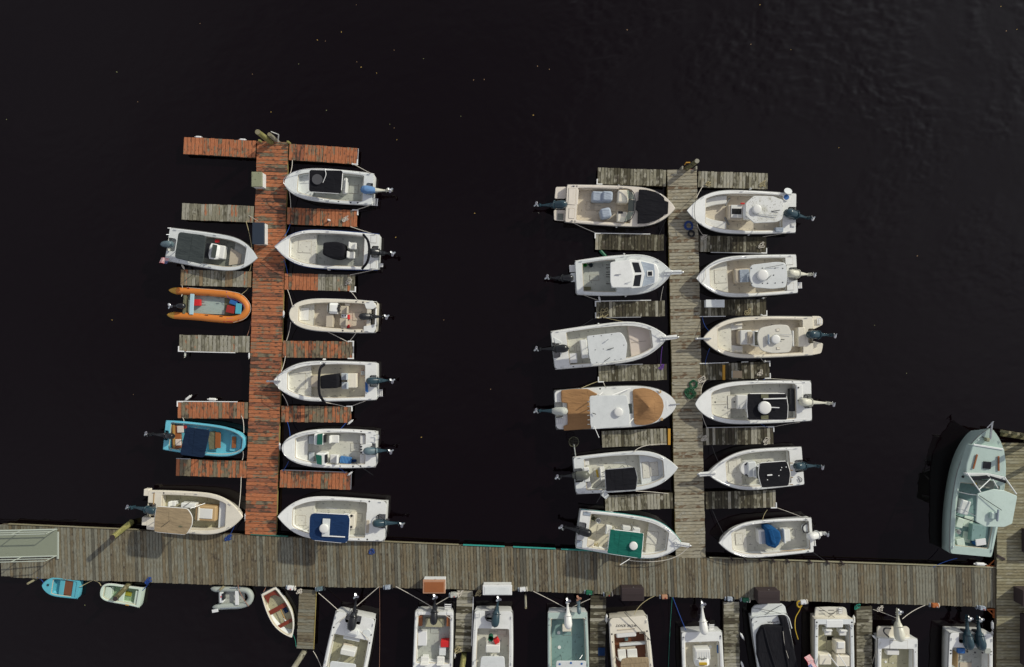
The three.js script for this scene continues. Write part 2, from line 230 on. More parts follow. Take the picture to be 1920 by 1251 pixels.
// red walkway with its fingers (pixel corners surveyed from the photograph)
dock('dock_walkway', 'long red-painted plank walkway with worn patches, running down the water', 'walkway', [[540, 268], [517, 1005], [459, 1002], [482, 263]], 0.235, 'redwalk', { beam: M.beamY });
const fingersA = [
  [[[344, 257], [480, 264], [479, 296], [344, 288]], 'red', 'red-painted', 'left', {}],
  [[[341, 381], [476, 386.5], [475, 417], [340, 412]], 'grey', 'weathered grey', 'left', {}],
  [[[338.5, 506], [471, 509], [470.5, 539], [338, 535]], 'greybrown', 'grey-brown streaked', 'left', {}],
  [[[336, 627.5], [468, 631], [467, 661], [335, 658.5]], 'grey', 'grey peeling', 'left', { strips: [[1, 0.1, 0.8]], corners: [[1, 0]] }],
  [[[333.5, 754], [465, 754.5], [464.5, 785.5], [332, 784]], 'red', 'red-brown', 'left', { strips: [[-1, 0.02, 0.85]], corners: [[-1, 0]] }],
  [[[330.5, 861], [463, 865], [461.5, 896.5], [329, 892]], 'redgrey', 'mottled red and grey', 'left', { strips: [[-1, 0, 0.2, M.alu]] }],
  [[[542.5, 269.5], [671.5, 278], [668.5, 307.5], [541, 300]], 'red', 'clean red', 'right', { corners: [[1, 1]], end: 1, endMat: M.alu }],
  [[[538.5, 389.5], [670, 394], [669, 426], [537, 420]], 'red', 'red plank', 'right', { corners: [[-1, 1]] }],
  [[[533.5, 513], [666, 515.5], [665, 546.5], [533, 543]], ['red', 'red', 'grey', 'gryHalf'], 'half red half grey', 'right', { corners: [[1, 1]] }],
  [[[530, 639], [661.5, 640.5], [661.5, 672], [529, 670]], 'redgrey', 'patchy red', 'right', { corners: [[-1, 1], [1, 1]], end: 1, endMat: M.alu }],
  [[[527.5, 761], [659, 762.5], [658.5, 792.5], [527, 791.5]], 'redgrey', 'red and grey striped', 'right', { corners: [[-1, 1]] }],
  [[[525, 882], [658, 887], [656, 918.5], [524, 914]], 'red', 'red and black stained', 'right', { end: 1, endMat: M.alu, strips: [[-1, 0.02, 0.95, M.alu]] }],
];
MIX.gryHalf = [['gryR', 4], ['gryA', 3], ['gryB', 2]];
fingersA.forEach(([c, k, look, sd, o], i) => dock('finger_dock', `${look} finger dock, ${ORD[i % 6]} on the ${sd} side of the red walkway`, 'finger dock', c, 0.235, k, { ...o, group: 'finger docks on the red walkway' }));
dock('dock_walkway', 'long tan-grey plank walkway between the two right-hand rows of boats', 'walkway', [[1306.5, 318], [1323, 1047], [1268, 1046], [1251, 317.5]], 0.205, 'tan', { beam: M.beamY });
const fingersB = [
  [[[1121, 314], [1250, 319], [1248, 349], [1120, 345]], 'mossgrey', 'mossy grey', 'left', { corners: [[1, 0]] }],
  [[[1116.5, 438], [1245, 440.5], [1245, 470], [1116, 468]], 'moss', 'dark mossy striped', 'left', { strips: [[-1, 0.02, 0.8]], corners: [[-1, 0]] }],
  [[[1117, 565.5], [1247, 564], [1247, 592.5], [1118, 595.5]], 'moss', 'blackened mossy', 'left', { strips: [[-1, 0.08, 0.8], [1, 0.1, 0.65, M.alu]], corners: [[-1, 0], [1, 0]] }],
  [[[1121.5, 686], [1251, 683], [1250.5, 712.5], [1123, 716]], 'mossgrey', 'greenish grey', 'left', { strips: [[-1, 0.25, 0.65, M.alu]], corners: [[1, 0]] }],
  [[[1127, 808.5], [1250, 804], [1250, 834], [1130, 839.5]], 'mosslight', 'pale grey', 'left', {}],
  [[[1134, 930], [1262, 924], [1262.5, 954], [1135, 958.5]], 'mosslight', 'grey-brown', 'left', {}],
  [[[1309.5, 320.5], [1440.5, 325.5], [1439, 354.5], [1308.5, 351]], 'mosslight', 'silver-grey mottled', 'right', {}],
  [[[1307.5, 442], [1437, 444], [1437, 474.5], [1306.5, 471.5]], 'moss', 'dark striped', 'right', { strips: [[1, 0.2, 0.95, M.alu]], corners: [[1, 1]] }],
  [[[1309, 562], [1437, 562], [1437, 590.5], [1309.5, 593.5]], 'moss', 'almost black', 'right', { strips: [[1, 0.02, 0.4]], corners: [[1, 1]] }],
  [[[1312, 683], [1443, 678], [1443.5, 709], [1312.5, 713.5]], 'moss', 'dark streaky', 'right', { strips: [[-1, 0, 0.42], [-1, 0.6, 0.7]], corners: [[-1, 1], [1, 1]] }],
  [[[1317.5, 803], [1450, 801], [1451, 832.5], [1318, 835]], 'moss', 'black and grey streaked', 'right', { strips: [[-1, 0.05, 0.95, M.alu]], corners: [[-1, 1]] }],
  [[[1323, 922.5], [1454.5, 920], [1455, 951.5], [1323.5, 955]], ['moss', 'moss', 'moss', 'mosslight'], 'dark finger with pale outer boards', 'right', { corners: [[1, 1]] }],
];
fingersB.forEach(([c, k, look, sd, o], i) => dock('finger_dock', i === 11 ? 'dark finger dock with pale outer boards, lowest right of the tan walkway' : `${look} finger dock, ${ORD[i % 6]} on the ${sd} side of the tan walkway`, 'finger dock', c, 0.2, k, { ...o, group: 'finger docks on the tan walkway' }));
// short fingers below the main pier
[[[[592, 1106], [587, 1217], [556, 1217], [561, 1106]], 'pier', 'pale grey plank finger dock below the pier beside the wooden dinghy', { strips: [[-1, 0, 1, M.beamY]] }],
 [[[887, 1107], [882.5, 1223], [853, 1222], [857, 1108]], 'mosslight', 'mossy finger dock below the pier between the brown and white boxes', { strips: [[-1, 0.1, 0.9]] }],
 [[[1136, 1117], [1134.5, 1275], [1104.5, 1275], [1108, 1117]], 'moss', 'blackened finger dock below the pier with a blue patch', {}],
 [[[1385.5, 1129], [1388, 1285], [1358.5, 1285], [1357.5, 1129]], 'mosslight', 'mottled grey finger dock below the pier beside the covered boat', {}],
 [[[1635, 1137], [1636.5, 1290], [1607, 1290], [1606.5, 1137]], 'mossgrey', 'dark grey finger dock below the pier near the flag boat', {}],
].forEach(([c, k, l, o]) => dock('finger_dock', l, 'finger dock', c, 0.2, k, { ...o, h: DECK - 0.06, group: 'finger docks below the main pier' }));

// main pier, laid out from its two edges; built as two floating sections
const pierTop = [[14, 984.5], [105, 988], [300, 997], [459, 1003.5], [750, 1019], [1000, 1029], [1080, 1033], [1320, 1047], [1600, 1058], [1869, 1066]];
const pierBot = [[0, 1081], [75, 1085.5], [500, 1100], [760, 1103], [1000, 1109.5], [1209, 1118], [1480, 1127], [1740, 1135], [1869, 1140]];
const along = (pl, x) => { for (let i = 0; i + 1 < pl.length; i++) if (x <= pl[i + 1][0] || i + 2 === pl.length) { const t = (x - pl[i][0]) / (pl[i + 1][0] - pl[i][0]); return lerp(pl[i][1], pl[i + 1][1], t); } };
function pierSection(label, x0, x1, pitchPx) {
  const yc = x => (along(pierTop, x) + along(pierBot, x)) / 2, xm = (x0 + x1) / 2, c = W(xm, yc(xm), DECK), g = thing('main_pier', label, 'pier', [c[0], 0, c[1]], 0, 'main pier sections');
  const n = Math.round((x1 - x0) / pitchPx), cache = {};
  for (let i = 0; i < n; i++) {
    const x = x0 + (i + 0.5) * (x1 - x0) / n, a = W(x, along(pierTop, x), DECK), b = W(x, along(pierBot, x), DECK), len = b[1] - a[1], key = Math.round(len / 0.06), pw = (x1 - x0) / n / PPM * (CAM_H - DECK) / CAM_H;
    cache[key] ??= plankGeos(key * 0.06, pw - 0.026, 0.05, 5);
    const p = mesh('plank', cache[key][Math.floor(rnd() * 5)], WOOD[pick(MIX.pier)], g);
    p.position.set((a[0] + b[0]) / 2 - c[0], DECK - 0.025 + (rnd() - 0.5) * 0.012, (a[1] + b[1]) / 2 - c[1] + (rnd() - 0.5) * 0.03); p.rotation.y = Math.PI / 2 + 0.035 + (rnd() - 0.5) * 0.006;
  }
  const N = Math.round((x1 - x0) / 90);
  for (let i = 0; i < N; i++) {
    const xa = x0 + i * (x1 - x0) / N, xb = x0 + (i + 1) * (x1 - x0) / N;
    for (const [pl, off, mat, nm] of [[pierTop, 0.05, M.beam, 'side_beam'], [pierBot, -0.05, M.beam, 'side_beam']]) {
      const a = W(xa, along(pl, xa), DECK), b = W(xb, along(pl, xb), DECK), l = Math.hypot(b[0] - a[0], b[1] - a[1]);
      const m = mesh(nm, new THREE.BoxGeometry(l, 0.28, 0.07), mat, g); m.position.set((a[0] + b[0]) / 2 - c[0], DECK - 0.055 - 0.14, (a[1] + b[1]) / 2 - c[1] + off); m.rotation.y = Math.atan2(-(b[1] - a[1]), b[0] - a[0]);
    }
    const xc = (xa + xb) / 2, q = W(xc, yc(xc), DECK), wd = (along(pierBot, xc) - along(pierTop, xc)) / PPM, f = mesh('float', rbox((xb - xa) / PPM * 0.8, 0.5, wd * 0.82, 0.05), M.float, g); f.position.set(q[0] - c[0], 0.12, q[1] - c[1]);
  }
  return g;
}
pierSection('wide weathered plank pier section carrying the gangway, ending near the white box', 0, 900, 5.75);
pierSection('weathered plank pier section from the white box to the big deck', 900.3, 1868, 5.75);
M.beamT = M.beam.clone(); M.aquaD = std([0.015, 0.12, 0.09], 0.7);
// rub boards along the pier's upper edge
[[15, 260, M.beamT, 'weathered brown'], [470, 540, M.aquaD, 'short dark green'], [705, 860, M.beamT, 'tan'], [868, 946, M.aqua, 'aqua'], [962, 1042, M.aqua, 'bright aqua'], [1052, 1110, M.aqua, 'aqua-green'], [1330, 1870, M.woodY, 'long tan']].forEach(([a, b, m, l]) => {
  const A = W(a, along(pierTop, a), DECK), B = W(b, along(pierTop, b), DECK), len = Math.hypot(B[0] - A[0], B[1] - A[1]);
  single('rub_board', rbox(len, 0.14, 0.06, 0.012), m === M.woodY ? WOOD.decA : m === M.beamT ? WOOD.decB : m, `${l} rub board on the pier's upper edge near the ${['gangway', 'red walkway', 'open basin', 'middle of the basin', 'two-box gap', 'green-topped boat', 'blue-covered boat'][[15, 470, 705, 868, 962, 1052, 1330].indexOf(a)]}`, 'board', [(A[0] + B[0]) / 2, DECK - 0.02, (A[1] + B[1]) / 2 - 0.06], Math.atan2(-(B[1] - A[1]), B[0] - A[0]));
});
// big deck at the right edge of the picture
dock('timber_deck', 'broad fixed timber deck with horizontal planks beside the big cabin boat', 'deck', [[1871, 819], [1869, 1300], [2040, 1300], [2040, 842]], 0.185, 'deck', { h: 0.62, beam: M.beam });

// ---------------------------------------------------------------- boats
// F: [ox, oy, s] - survey frame: a point (a, b) of the frame is photo pixel ox + a / s, oy + b / s. Heights are metres above the water.
const Q = (F, p, h) => W(F[0] + p[0] / F[2], F[1] + p[1] / F[2], h);
class Boat {
  constructor(o) {
    this.o = o; const F = this.F = o.F, hs = this.hs = o.hs ?? 0.8, hb = this.hb = o.hb ?? 1.08;
    const b = Q(F, o.bow, hb), s1 = Q(F, o.sa, hs), s2 = Q(F, o.sb, hs), m = this.m0 = [(s1[0] + s2[0]) / 2, (s1[1] + s2[1]) / 2];
    this.L = Math.hypot(b[0] - m[0], b[1] - m[1]); this.th = Math.atan2(-(b[1] - m[1]), b[0] - m[0]); this.c = Math.cos(this.th); this.s = Math.sin(this.th);
    this.k = 1 / F[2] / PPM * (CAM_H - 1) / CAM_H; this.B = o.beam * this.k / 2;
    this.g = thing(o.name || 'motor_boat', o.label, o.category || 'boat', [m[0], 0, m[1]], this.th, o.group || 'boats in the marina');
    this.sole = o.sole ?? 0.3; this.build();
  }
  loc(w) { const dx = w[0] - this.m0[0], dz = w[1] - this.m0[1]; return [this.c * dx - this.s * dz, this.s * dx + this.c * dz]; }
  q(p, h) { return this.loc(Q(this.F, p, h)); }
  half(t) { const o = this.o, sr = o.sr ?? 0.93, tm = o.tm ?? 0.48, q = o.q ?? 1, p = (o.p ?? 2.1) + (o.q ? 0 : 1.25); return this.B * (t < tm ? sr + (1 - sr) * Math.sin(Math.PI / 2 * t / tm) : Math.pow(Math.max(0, 1 - Math.pow((t - tm) / (1 - tm), p)), q)); }
  sheer(x) { const t = clamp(x / this.L, 0, 1.1); return this.hs + (this.hb - this.hs) * t * t; }
  build() {
    const o = this.o, L = this.L, g = this.g, N = 30, ts = [...Array(N + 1).keys()].map(i => 1 - Math.pow(1 - i / N, 1.45));
    // outer skin, lofted from sections
    const pos = [], uv = [], idx = [], K = 9;
    for (const t of ts) {
      const w = this.half(t), y1 = this.sheer(t * L), fl = (o.flare ?? 0.92) - (o.bowFlare ?? 0.34) * t * t;
      [[-1, y1, 0], [-1, y1 - 0.07, 0], [-(fl * 0.5 + 0.5), y1 * 0.6, 0.3], [-fl, 0.05, 0.7], [0, -0.28, 1], [fl, 0.05, 0.7], [fl * 0.5 + 0.5, y1 * 0.6, 0.3], [1, y1 - 0.07, 0], [1, y1, 0]].forEach(([a, y, d]) => { pos.push(t * L - d * 0.55 * Math.pow(t, 7), y, a * w); uv.push(t * L, y + a); });
    }
    for (let i = 0; i < N; i++) for (let k = 0; k + 1 < K; k++) { const a = i * K + k; idx.push(a, a + 1, a + K, a + 1, a + K + 1, a + K); }
    for (let k = 1; k + 1 < K; k++) idx.push(0, k + 1, k);
    const hg = new THREE.BufferGeometry(); hg.setAttribute('position', new THREE.Float32BufferAttribute(pos, 3)); hg.setAttribute('uv', new THREE.Float32BufferAttribute(uv, 2)); hg.setIndex(idx); hg.computeVertexNormals();
    mesh('hull', hg, o.hull || M.white, g);
    // deck cap: gunwales, fore deck, stern deck with its motor well
    const edge = (s, inset = 0) => ts.map(t => [t * L, s * Math.max(0, this.half(t) - inset)]);
    const up = edge(1, 0.004), dn = edge(-1, 0.004).reverse(), w0 = this.half(0), cr = o.sternR ?? 0.08;
    up[0] = [0, w0 - cr]; up.splice(1, 0, [cr * 0.3, w0 - cr * 0.3], [cr, w0 * 0.999]); dn[dn.length - 1] = [0, -(w0 - cr)]; dn.splice(dn.length - 1, 0, [cr, -w0 * 0.999], [cr * 0.3, -(w0 - cr * 0.3)]); dn.shift();
    const outer = [...up, ...dn], nt = o.notch === undefined ? [0.72, 0.42, 0] : o.notch;
    if (nt) { const [nw, nd, nz] = nt; outer.push([0, nz - nw / 2], [nd * 0.8, nz - nw / 2], [nd, nz - nw / 2 + 0.06], [nd, nz + nw / 2 - 0.06], [nd * 0.8, nz + nw / 2], [0, nz + nw / 2]); mesh('motor_well', rbox(nd, 0.06, nw + 0.02, 0.02).translate(nd / 2, 0.42, nz), o.deck || M.white, g); }
    const ta = o.ta ?? 0.11, tf = o.tf ?? 0.865, gA = o.g ?? 0.18, gF = o.gF ?? gA, n = 16, hp = [], hm = [];
    for (let i = 0; i <= n; i++) { const t = lerp(ta, tf, i / n), w = Math.max(0.02, this.half(t) - lerp(gA, gF, clamp((t - 0.4) / 0.4))); hp.push([t * L, w]); hm.push([t * L, -w]); }
    const hole = this.hole = roundPoly([...hp, ...hm.reverse()], o.holeR ?? 0.08, 2);
    const cap = slab(outer, o.noHole ? [] : [hole], 0, 0.05, 0.014), cp = cap.attributes.position; for (let i = 0; i < cp.count; i++) cp.setY(i, cp.getY(i) + this.sheer(cp.getX(i)) + 0.012); cap.computeVertexNormals();
    mesh('gunwale_deck', cap, o.deck || M.white, g);
    if (!o.noHole) {
      const lp = [], lu = [], li = []; hole.forEach(([x, z], i) => { lp.push(x, this.sheer(x), z, x + (x < L / 2 ? 0.01 : -0.03), this.sole, z * 0.975); lu.push(i * 0.2, 0, i * 0.2, 0.5); const j = (i + 1) % hole.length; li.push(2 * i, 2 * i + 1, 2 * j, 2 * j, 2 * i + 1, 2 * j + 1); });
      const lg = new THREE.BufferGeometry(); lg.setAttribute('position', new THREE.Float32BufferAttribute(lp, 3)); lg.setAttribute('uv', new THREE.Float32BufferAttribute(lu, 2)); lg.setIndex(li); lg.computeVertexNormals();
      mesh('cockpit_liner', lg, o.liner || o.deck || M.white, g);
      mesh('cockpit_floor', slab(hole.map(([x, z]) => [x, z * 0.985]), null, this.sole + 0.004, 0.04), o.soleM || M.sole, g);
      if (o.tc) { const d = hole.filter(p => p[0] >= o.tc * L).map(([x, z]) => [x - 0.005, z * 0.985]), wz = Math.max(0.05, this.half(o.tc) - lerp(gA, gF, clamp((o.tc - 0.4) / 0.4))) * 0.985; const ctr = L * (o.tc + tf) / 2; const ring = [...d, [o.tc * L, wz], [o.tc * L, -wz]].sort((a, b) => Math.atan2(a[1], a[0] - ctr) - Math.atan2(b[1], b[0] - ctr)); mesh('casting_deck', slab(ring, null, o.hc ?? 0.56, (o.hc ?? 0.56) - this.sole, 0.02), (!o.castM || o.castM === M.white || o.castM === M.cream) ? M.soleLt : o.castM, g); }
    }
    if (!o.noHole) mesh('coaming_shade_line', tubeGeo([...hole, hole[0]].map(([x, z]) => [x + (x < L / 2 ? 0.02 : -0.02), this.sheer(x) - 0.07, z * 0.985]), 0.028, false, undefined, 5), o.bolster || M.cushTan, g);  // added tan tube, draws the shade line along the inner gunwale edge
    if (!o.noHole && !o.name) { this.hatchL(lerp(ta, 0.4, 0.45) * L, 0, 0.55, 0.5, this.sole + 0.012, 'floor_hatch', o.soleM || M.sole); }
    // rub rail
    const rr = []; for (const t of ts) rr.push([t * L, this.sheer(t * L) - 0.05, this.half(t) + 0.012]); for (const t of [...ts].reverse().slice(1)) rr.push([t * L, this.sheer(t * L) - 0.05, -(this.half(t) + 0.012)]);
    mesh('rub_rail', tubeGeo(rr, 0.024, false, undefined, 5), o.rub || M.rubG, g);
    // fittings
    for (const t of o.rh || [0.16, 0.24, 0.38]) for (const s of [-1, 1]) { const c = mesh('rod_holder', GEO.cup, M.dot, g); const x = t * L; c.position.set(x, this.sheer(x) + 0.008, s * (this.half(t) - gA * 0.5)); }
    for (const t of o.cl || [0.06, 0.5, 0.86]) for (const s of [-1, 1]) { const c = mesh('cleat', GEO.cleat, M.chrome, g); const x = t * L; c.position.set(x, this.sheer(x) + 0.01, s * Math.max(0.06, this.half(t) - gA * 0.42)); c.rotation.y = s * (t > 0.7 ? 0.6 : 0); }
    if (o.anchor !== false) this.hatchL(Math.min(0.955, (tf + 1) / 2 - 0.005) * L - 0.06, 0, Math.min(0.32, (1 - tf) * L * 0.42), Math.min(0.5, this.half(tf + 0.03) * 0.9), this.sheer(tf * L) + 0.014, 'anchor_hatch');
    if (o.rail) { const [ra, rb] = o.rail, hr = o.railH ?? 0.28, p = []; for (let i = 0; i <= 12; i++) { const t = lerp(ra, rb, i / 12); p.push([t * L, this.sheer(t * L) + (i ? hr : 0.02), Math.max(0.03, this.half(t) - 0.09)]); } const full = [...p, ...p.slice().reverse().map(a => [a[0], a[1], -a[2]])]; mesh('bow_rail', tubeGeo(full, 0.016, true, 60, 6), M.chrome, g); for (const i of [4, 8, 11]) for (const s of [-1, 1]) mesh('stanchion', tubeGeo([[p[i][0], p[i][1] - hr, s * p[i][2]], [p[i][0], p[i][1], s * p[i][2]]], 0.013, false, 1, 5), M.chrome, g); }
    if (o.pulpit) { const hb = this.hb, e = this.q(o.pulpit, hb + 0.05); mesh('bow_pulpit', rbox(e[0] - L + 0.5, 0.07, o.pulpitM ? 0.11 : 0.26, 0.03).translate((e[0] + L - 0.5) / 2, hb + 0.055, e[1] / 2), o.pulpitM || o.deck || M.white, g); mesh('anchor', mergeGeometries([tubeGeo([[L - 0.5, hb + 0.12, 0], [e[0] + 0.05, hb + 0.12, e[1]]], 0.025, false, 1, 6), new THREE.SphereGeometry(0.07, 10, 8).scale(1.4, 0.6, 1).translate(e[0] + 0.05, hb + 0.06, e[1])]), M.alu, g); }
  }
  add(n, geo, mat, parent) { return mesh(n, geo, mat, parent || this.g); }
  box(n, mat, p, h0, h1, l, w, r = 0.04, rot = 0, parent) { const c = this.q(p, h1), m = this.add(n, rbox(l * this.k, h1 - h0, w * this.k, r), mat, parent); m.position.set(c[0], (h0 + h1) / 2, c[1]); m.rotation.y = rot * Math.PI / 180; return m; }
  plate(n, mat, pts, h, th, r = 0.08, parent, bevel = 0.015) { return this.add(n, slab(roundPoly(pts.map(p => this.q(p, h)), r), null, h, th, Math.min(bevel, th / 2.2)), mat, parent); }
  tube(n, mat, pts, r, curved = true, parent) { return this.add(n, tubeGeo(pts.map(p => { const c = this.q(p, p[2]); return [c[0], p[2], c[1]]; }), r, curved), mat, parent); }
  disc(n, mat, p, r, h0, h1, parent) { const c = this.q(p, h1), m = this.add(n, cylG(r * this.k, r * this.k, h1 - h0, 24), mat, parent); m.position.set(c[0], h0, c[1]); return m; }
  dots(mat, pts, h, r = 1) { for (const p of pts) { const c = this.q(p, h), m = this.add('fitting', GEO.cup, mat); m.scale.setScalar(r); m.position.set(c[0], h, c[1]); } }
  radome(p, r, h, parent) { const c = this.q(p, h + 0.2), m = this.add('radome', GEO.radome, M.motWhite, parent); m.scale.set(r * this.k, Math.min(0.36, r * this.k * 1.0), r * this.k); m.position.set(c[0], h, c[1]); return m; }
  hatchL(x, z, l, w, y, n = 'hatch', mat) { const h = sub(n, this.g); h.position.set(x, y, z); this.add('gasket', rbox(l + 0.035, 0.01, w + 0.035, 0.004), M.seam, h); const m = this.add('lid', rbox(l, 0.022, w, 0.008), mat || this.o.deck || M.white, h); m.position.y = 0.008; return h; }
  hatch(p, l, w, y, mat) { const c = this.q(p, y); return this.hatchL(c[0], c[1], l * this.k, w * this.k, y + 0.006, 'hatch', mat || (y < 0.7 ? M.soleLt : undefined)); }
  seat(p, l, w, h, mat, back = -1, bh = 0.42) { const s = sub('seat', this.g), c = this.q(p, h); s.position.set(c[0], 0, c[1]); const k = this.k; this.add('cushion', rbox(l * k, 0.12, w * k, 0.05).translate(0, h - 0.06, 0), mat, s); this.add('seat_base', rbox(l * k * 0.7, h - 0.12 - this.sole, w * k * 0.7, 0.03).translate(0, (h - 0.12 + this.sole) / 2, 0), M.white, s); if (back) this.add('backrest', rbox(0.1, bh, w * k * 0.98, 0.045).translate(back * (l * k / 2 - 0.03), h + bh / 2 - 0.05, 0), mat, s); return s; }
  console(p, l, w, h, mat = M.white, o = {}) {        // helm console: body, sloped wind screen towards the bow, dash
    const s = sub('console', this.g), k = this.k, c = this.q(p, h); s.position.set(c[0], 0, c[1]); const a = l * k / 2, b = w * k / 2, y0 = this.sole;
    this.add('console_body', taperBox([[-a, (y0 + h - 0.05) / 2, 2 * b, h - 0.05 - y0], [a * 0.35, (y0 + h) / 2, 2 * b * 0.97, h - y0], [a, (y0 + h * 0.72) / 2, 2 * b * 0.8, h * 0.72 - y0]]), mat, s);
    if (o.screen !== false) this.add('windscreen', rbox(0.02, 0.34, 2 * b * 0.85, 0.008).rotateZ(0.5).translate(a * 0.45, h + 0.1, 0), o.glass || M.smoke, s);
    this.add('dash', rbox(0.03, 0.2, 1.3 * b, 0.01).rotateZ(-0.4).translate(-a - 0.005, h - 0.2, 0), M.hatchGlass, s);
    this.add('steering_wheel', new THREE.TorusGeometry(0.17, 0.016, 6, 18).rotateY(Math.PI / 2).rotateZ(-0.5).translate(-a - 0.1, h - 0.18, 0), M.tubeB, s);
    return s;
  }
  top(o) {                                           // T-top, hard top or bimini on four legs
    const s = sub(o.n || 'hardtop', this.g), P = roundPoly(o.pts.map(p => this.q(p, o.h)), o.r ?? 0.16, 4), h = o.h; this.topY = h;
    const g = slab(P, null, h, o.th ?? 0.07, o.bev ?? 0.025);
    this.add('canopy', g, o.mat, s);
    if (o.rim) this.add('rim', tubeGeo(P.map(p => [p[0], h - 0.035, p[1]]).concat([[P[0][0], h - 0.035, P[0][1]]]), o.rimR ?? 0.03, false, undefined, 6), o.rim, s);
    if (o.seams) for (const f of o.seams) { const q = o.pts.map(p => this.q(p, h)), xs = q.map(a => a[0]), zs = q.map(a => a[1]), x = lerp(Math.min(...xs), Math.max(...xs), f), w = (Math.max(...zs) - Math.min(...zs)) * 0.84; this.add('seam', rbox(0.018, 0.008, w, 0.003).translate(x, h + 0.003, (Math.max(...zs) + Math.min(...zs)) / 2), o.mat, s); }
    const xs = P.map(p => p[0]), zs = P.map(p => p[1]), x0 = Math.min(...xs), x1 = Math.max(...xs), z0 = Math.min(...zs), z1 = Math.max(...zs), cx = (x0 + x1) / 2, cz = (z0 + z1) / 2;
    if (o.legs !== false) for (const a of [-1, 1]) for (const b of [-1, 1]) { const X = cx + a * (x1 - x0) * 0.3, Z = cz + b * (z1 - z0) * 0.36; this.add('support_leg', tubeGeo([[X, h - 0.05, Z], [lerp(X, cx, 0.25), (h + this.sole) / 2 + 0.1, cz + b * (o.lw ?? 0.46)], [lerp(X, cx, 0.3), o.lh ?? this.sole, cz + b * (o.lw ?? 0.46)]], 0.024, false, undefined, 6), o.legM || M.alu, s); }
    return s;
  }
  motor(p, tip, mat, o = {}) {                       // tilted-up outboard: cowling over the transom, leg and propeller out astern
    const y = o.y ?? 1.12, c = this.q(p, y + 0.2), e = this.q(tip, 0.85), s = sub('outboard_motor', this.g), D = Math.hypot(e[0] - c[0], e[1] - c[1]), k = o.k ?? 1;
    s.position.set(c[0], 0, c[1]); s.rotation.y = Math.atan2(-(e[1] - c[1]), e[0] - c[0]);
    const leg = o.leg || mat, pm = o.prop || M.prop;
    const cw = this.add('cowling', COWL, o.cover || mat, s); cw.scale.set(-k, k * (o.kh ?? 1), k * (o.kw ?? 1)); cw.position.set(-0.05, y, 0); cw.rotation.z = -0.35;
    if (o.down) { this.add('midsection', taperBox([[0, 0, 0.2, 0.26], [0.9, 0, 0.1, 0.2], [1.5, 0.05, 0.08, 0.16]]).rotateZ(-Math.PI / 2).translate(0.05, y - 0.2, 0), leg, s); return s; }
    if (!o.cover) this.add('cowl_band', superEgg(0.06, 0.46 * k, 0.46 * k * (o.kw ?? 1), 0.6, 0, 14).rotateZ(-0.35).translate(0.16 * k, y - 0.05, 0), leg, s);
    if (o.mark !== false && !o.cover) this.add('emblem', rbox(0.13, 0.01, 0.04, 0.003).rotateZ(0.2).translate(-0.12, y + 0.257 * k, 0.02), o.markM || M.chrome, s);
    this.add('midsection', taperBox([[0.18, y - 0.1, 0.3 * k, 0.34 * k], [0.45, y - 0.12, 0.22, 0.28], [D * 0.62, y - 0.2, 0.13, 0.2], [D * 0.82, y - 0.24, 0.09, 0.22]]), leg, s);
    this.add('gearcase', mergeGeometries([superEgg(0.5, 0.15, 0.15, 0.85, 0.35, 12).toNonIndexed().rotateZ(1.1).translate(D * 0.9, y - 0.22, 0), rbox(0.04, 0.34, 0.2, 0.015).rotateZ(-0.35).translate(D * 0.8, y - 0.16, 0), rbox(0.22, 0.16, 0.02, 0.008).translate(D * 0.98, y - 0.34, 0)].map(g => { const q = g.clone(); for (const a of Object.keys(q.attributes)) if (!['position', 'normal', 'uv'].includes(a)) q.deleteAttribute(a); return q; })), leg, s);
    const pr = sub('propeller', s); pr.position.set(D * 0.9 + 0.13, y + 0.03, 0); pr.rotation.z = -0.47; const bl = []; for (let i = 0; i < 3; i++) bl.push(bladeG.clone().rotateX(0.5).rotateY(i * 2.094 + 0.4)); bl.push(new THREE.CylinderGeometry(0.045, 0.055, 0.13, 10)); this.add('blades', mergeGeometries(bl), pm, pr);
    this.add('bracket', rbox(0.22, 0.4, 0.28, 0.03).translate(0.28, y - 0.42, 0), M.tubeB, s);
    return s;
  }
  ladder(p, l, w, h = 0.5, mat = M.chrome) { const s = sub('boarding_ladder', this.g), c = this.q(p, h), k = this.k; s.position.set(c[0], h, c[1]); for (const b of [-1, 1]) this.add('rail', rbox(l * k, 0.035, 0.035, 0.015).translate(0, 0, b * (w * k / 2 - 0.02)), mat, s); const n = 3; for (let i = 0; i < n; i++) this.add('rung', rbox(0.07, 0.025, w * k - 0.06, 0.01).translate((i + 0.5) / n * l * k - l * k / 2, 0.006, 0), M.tubeW, s); return s; }
  platform(pts, h = 0.42, mat) { return this.plate('swim_platform', mat || this.o.deck || M.white, pts, h, 0.12, 0.1); }
  uSeat(mat, t0, t1, y = 0.55, wid = 0.42) {          // bow seat cushions down both sides
    for (const s of [-1, 1]) { const P = []; for (let i = 0; i <= 6; i++) { const t = lerp(t0, t1, i / 6); P.push([t * this.L, s * (Math.max(0.1, this.half(t) - (this.o.gF ?? this.o.g ?? 0.2)) - 0.03)]); } const inn = P.slice().reverse().map(a => [a[0], s * Math.max(0.03, Math.abs(a[1]) - wid)]); this.add('bow_seat', slab([...P, ...inn], null, y, y - this.sole, 0.03), mat, this.g); }
  }
}
const boat = (o, f) => { const b = new Boat(o); if (f) f(b); return b; };
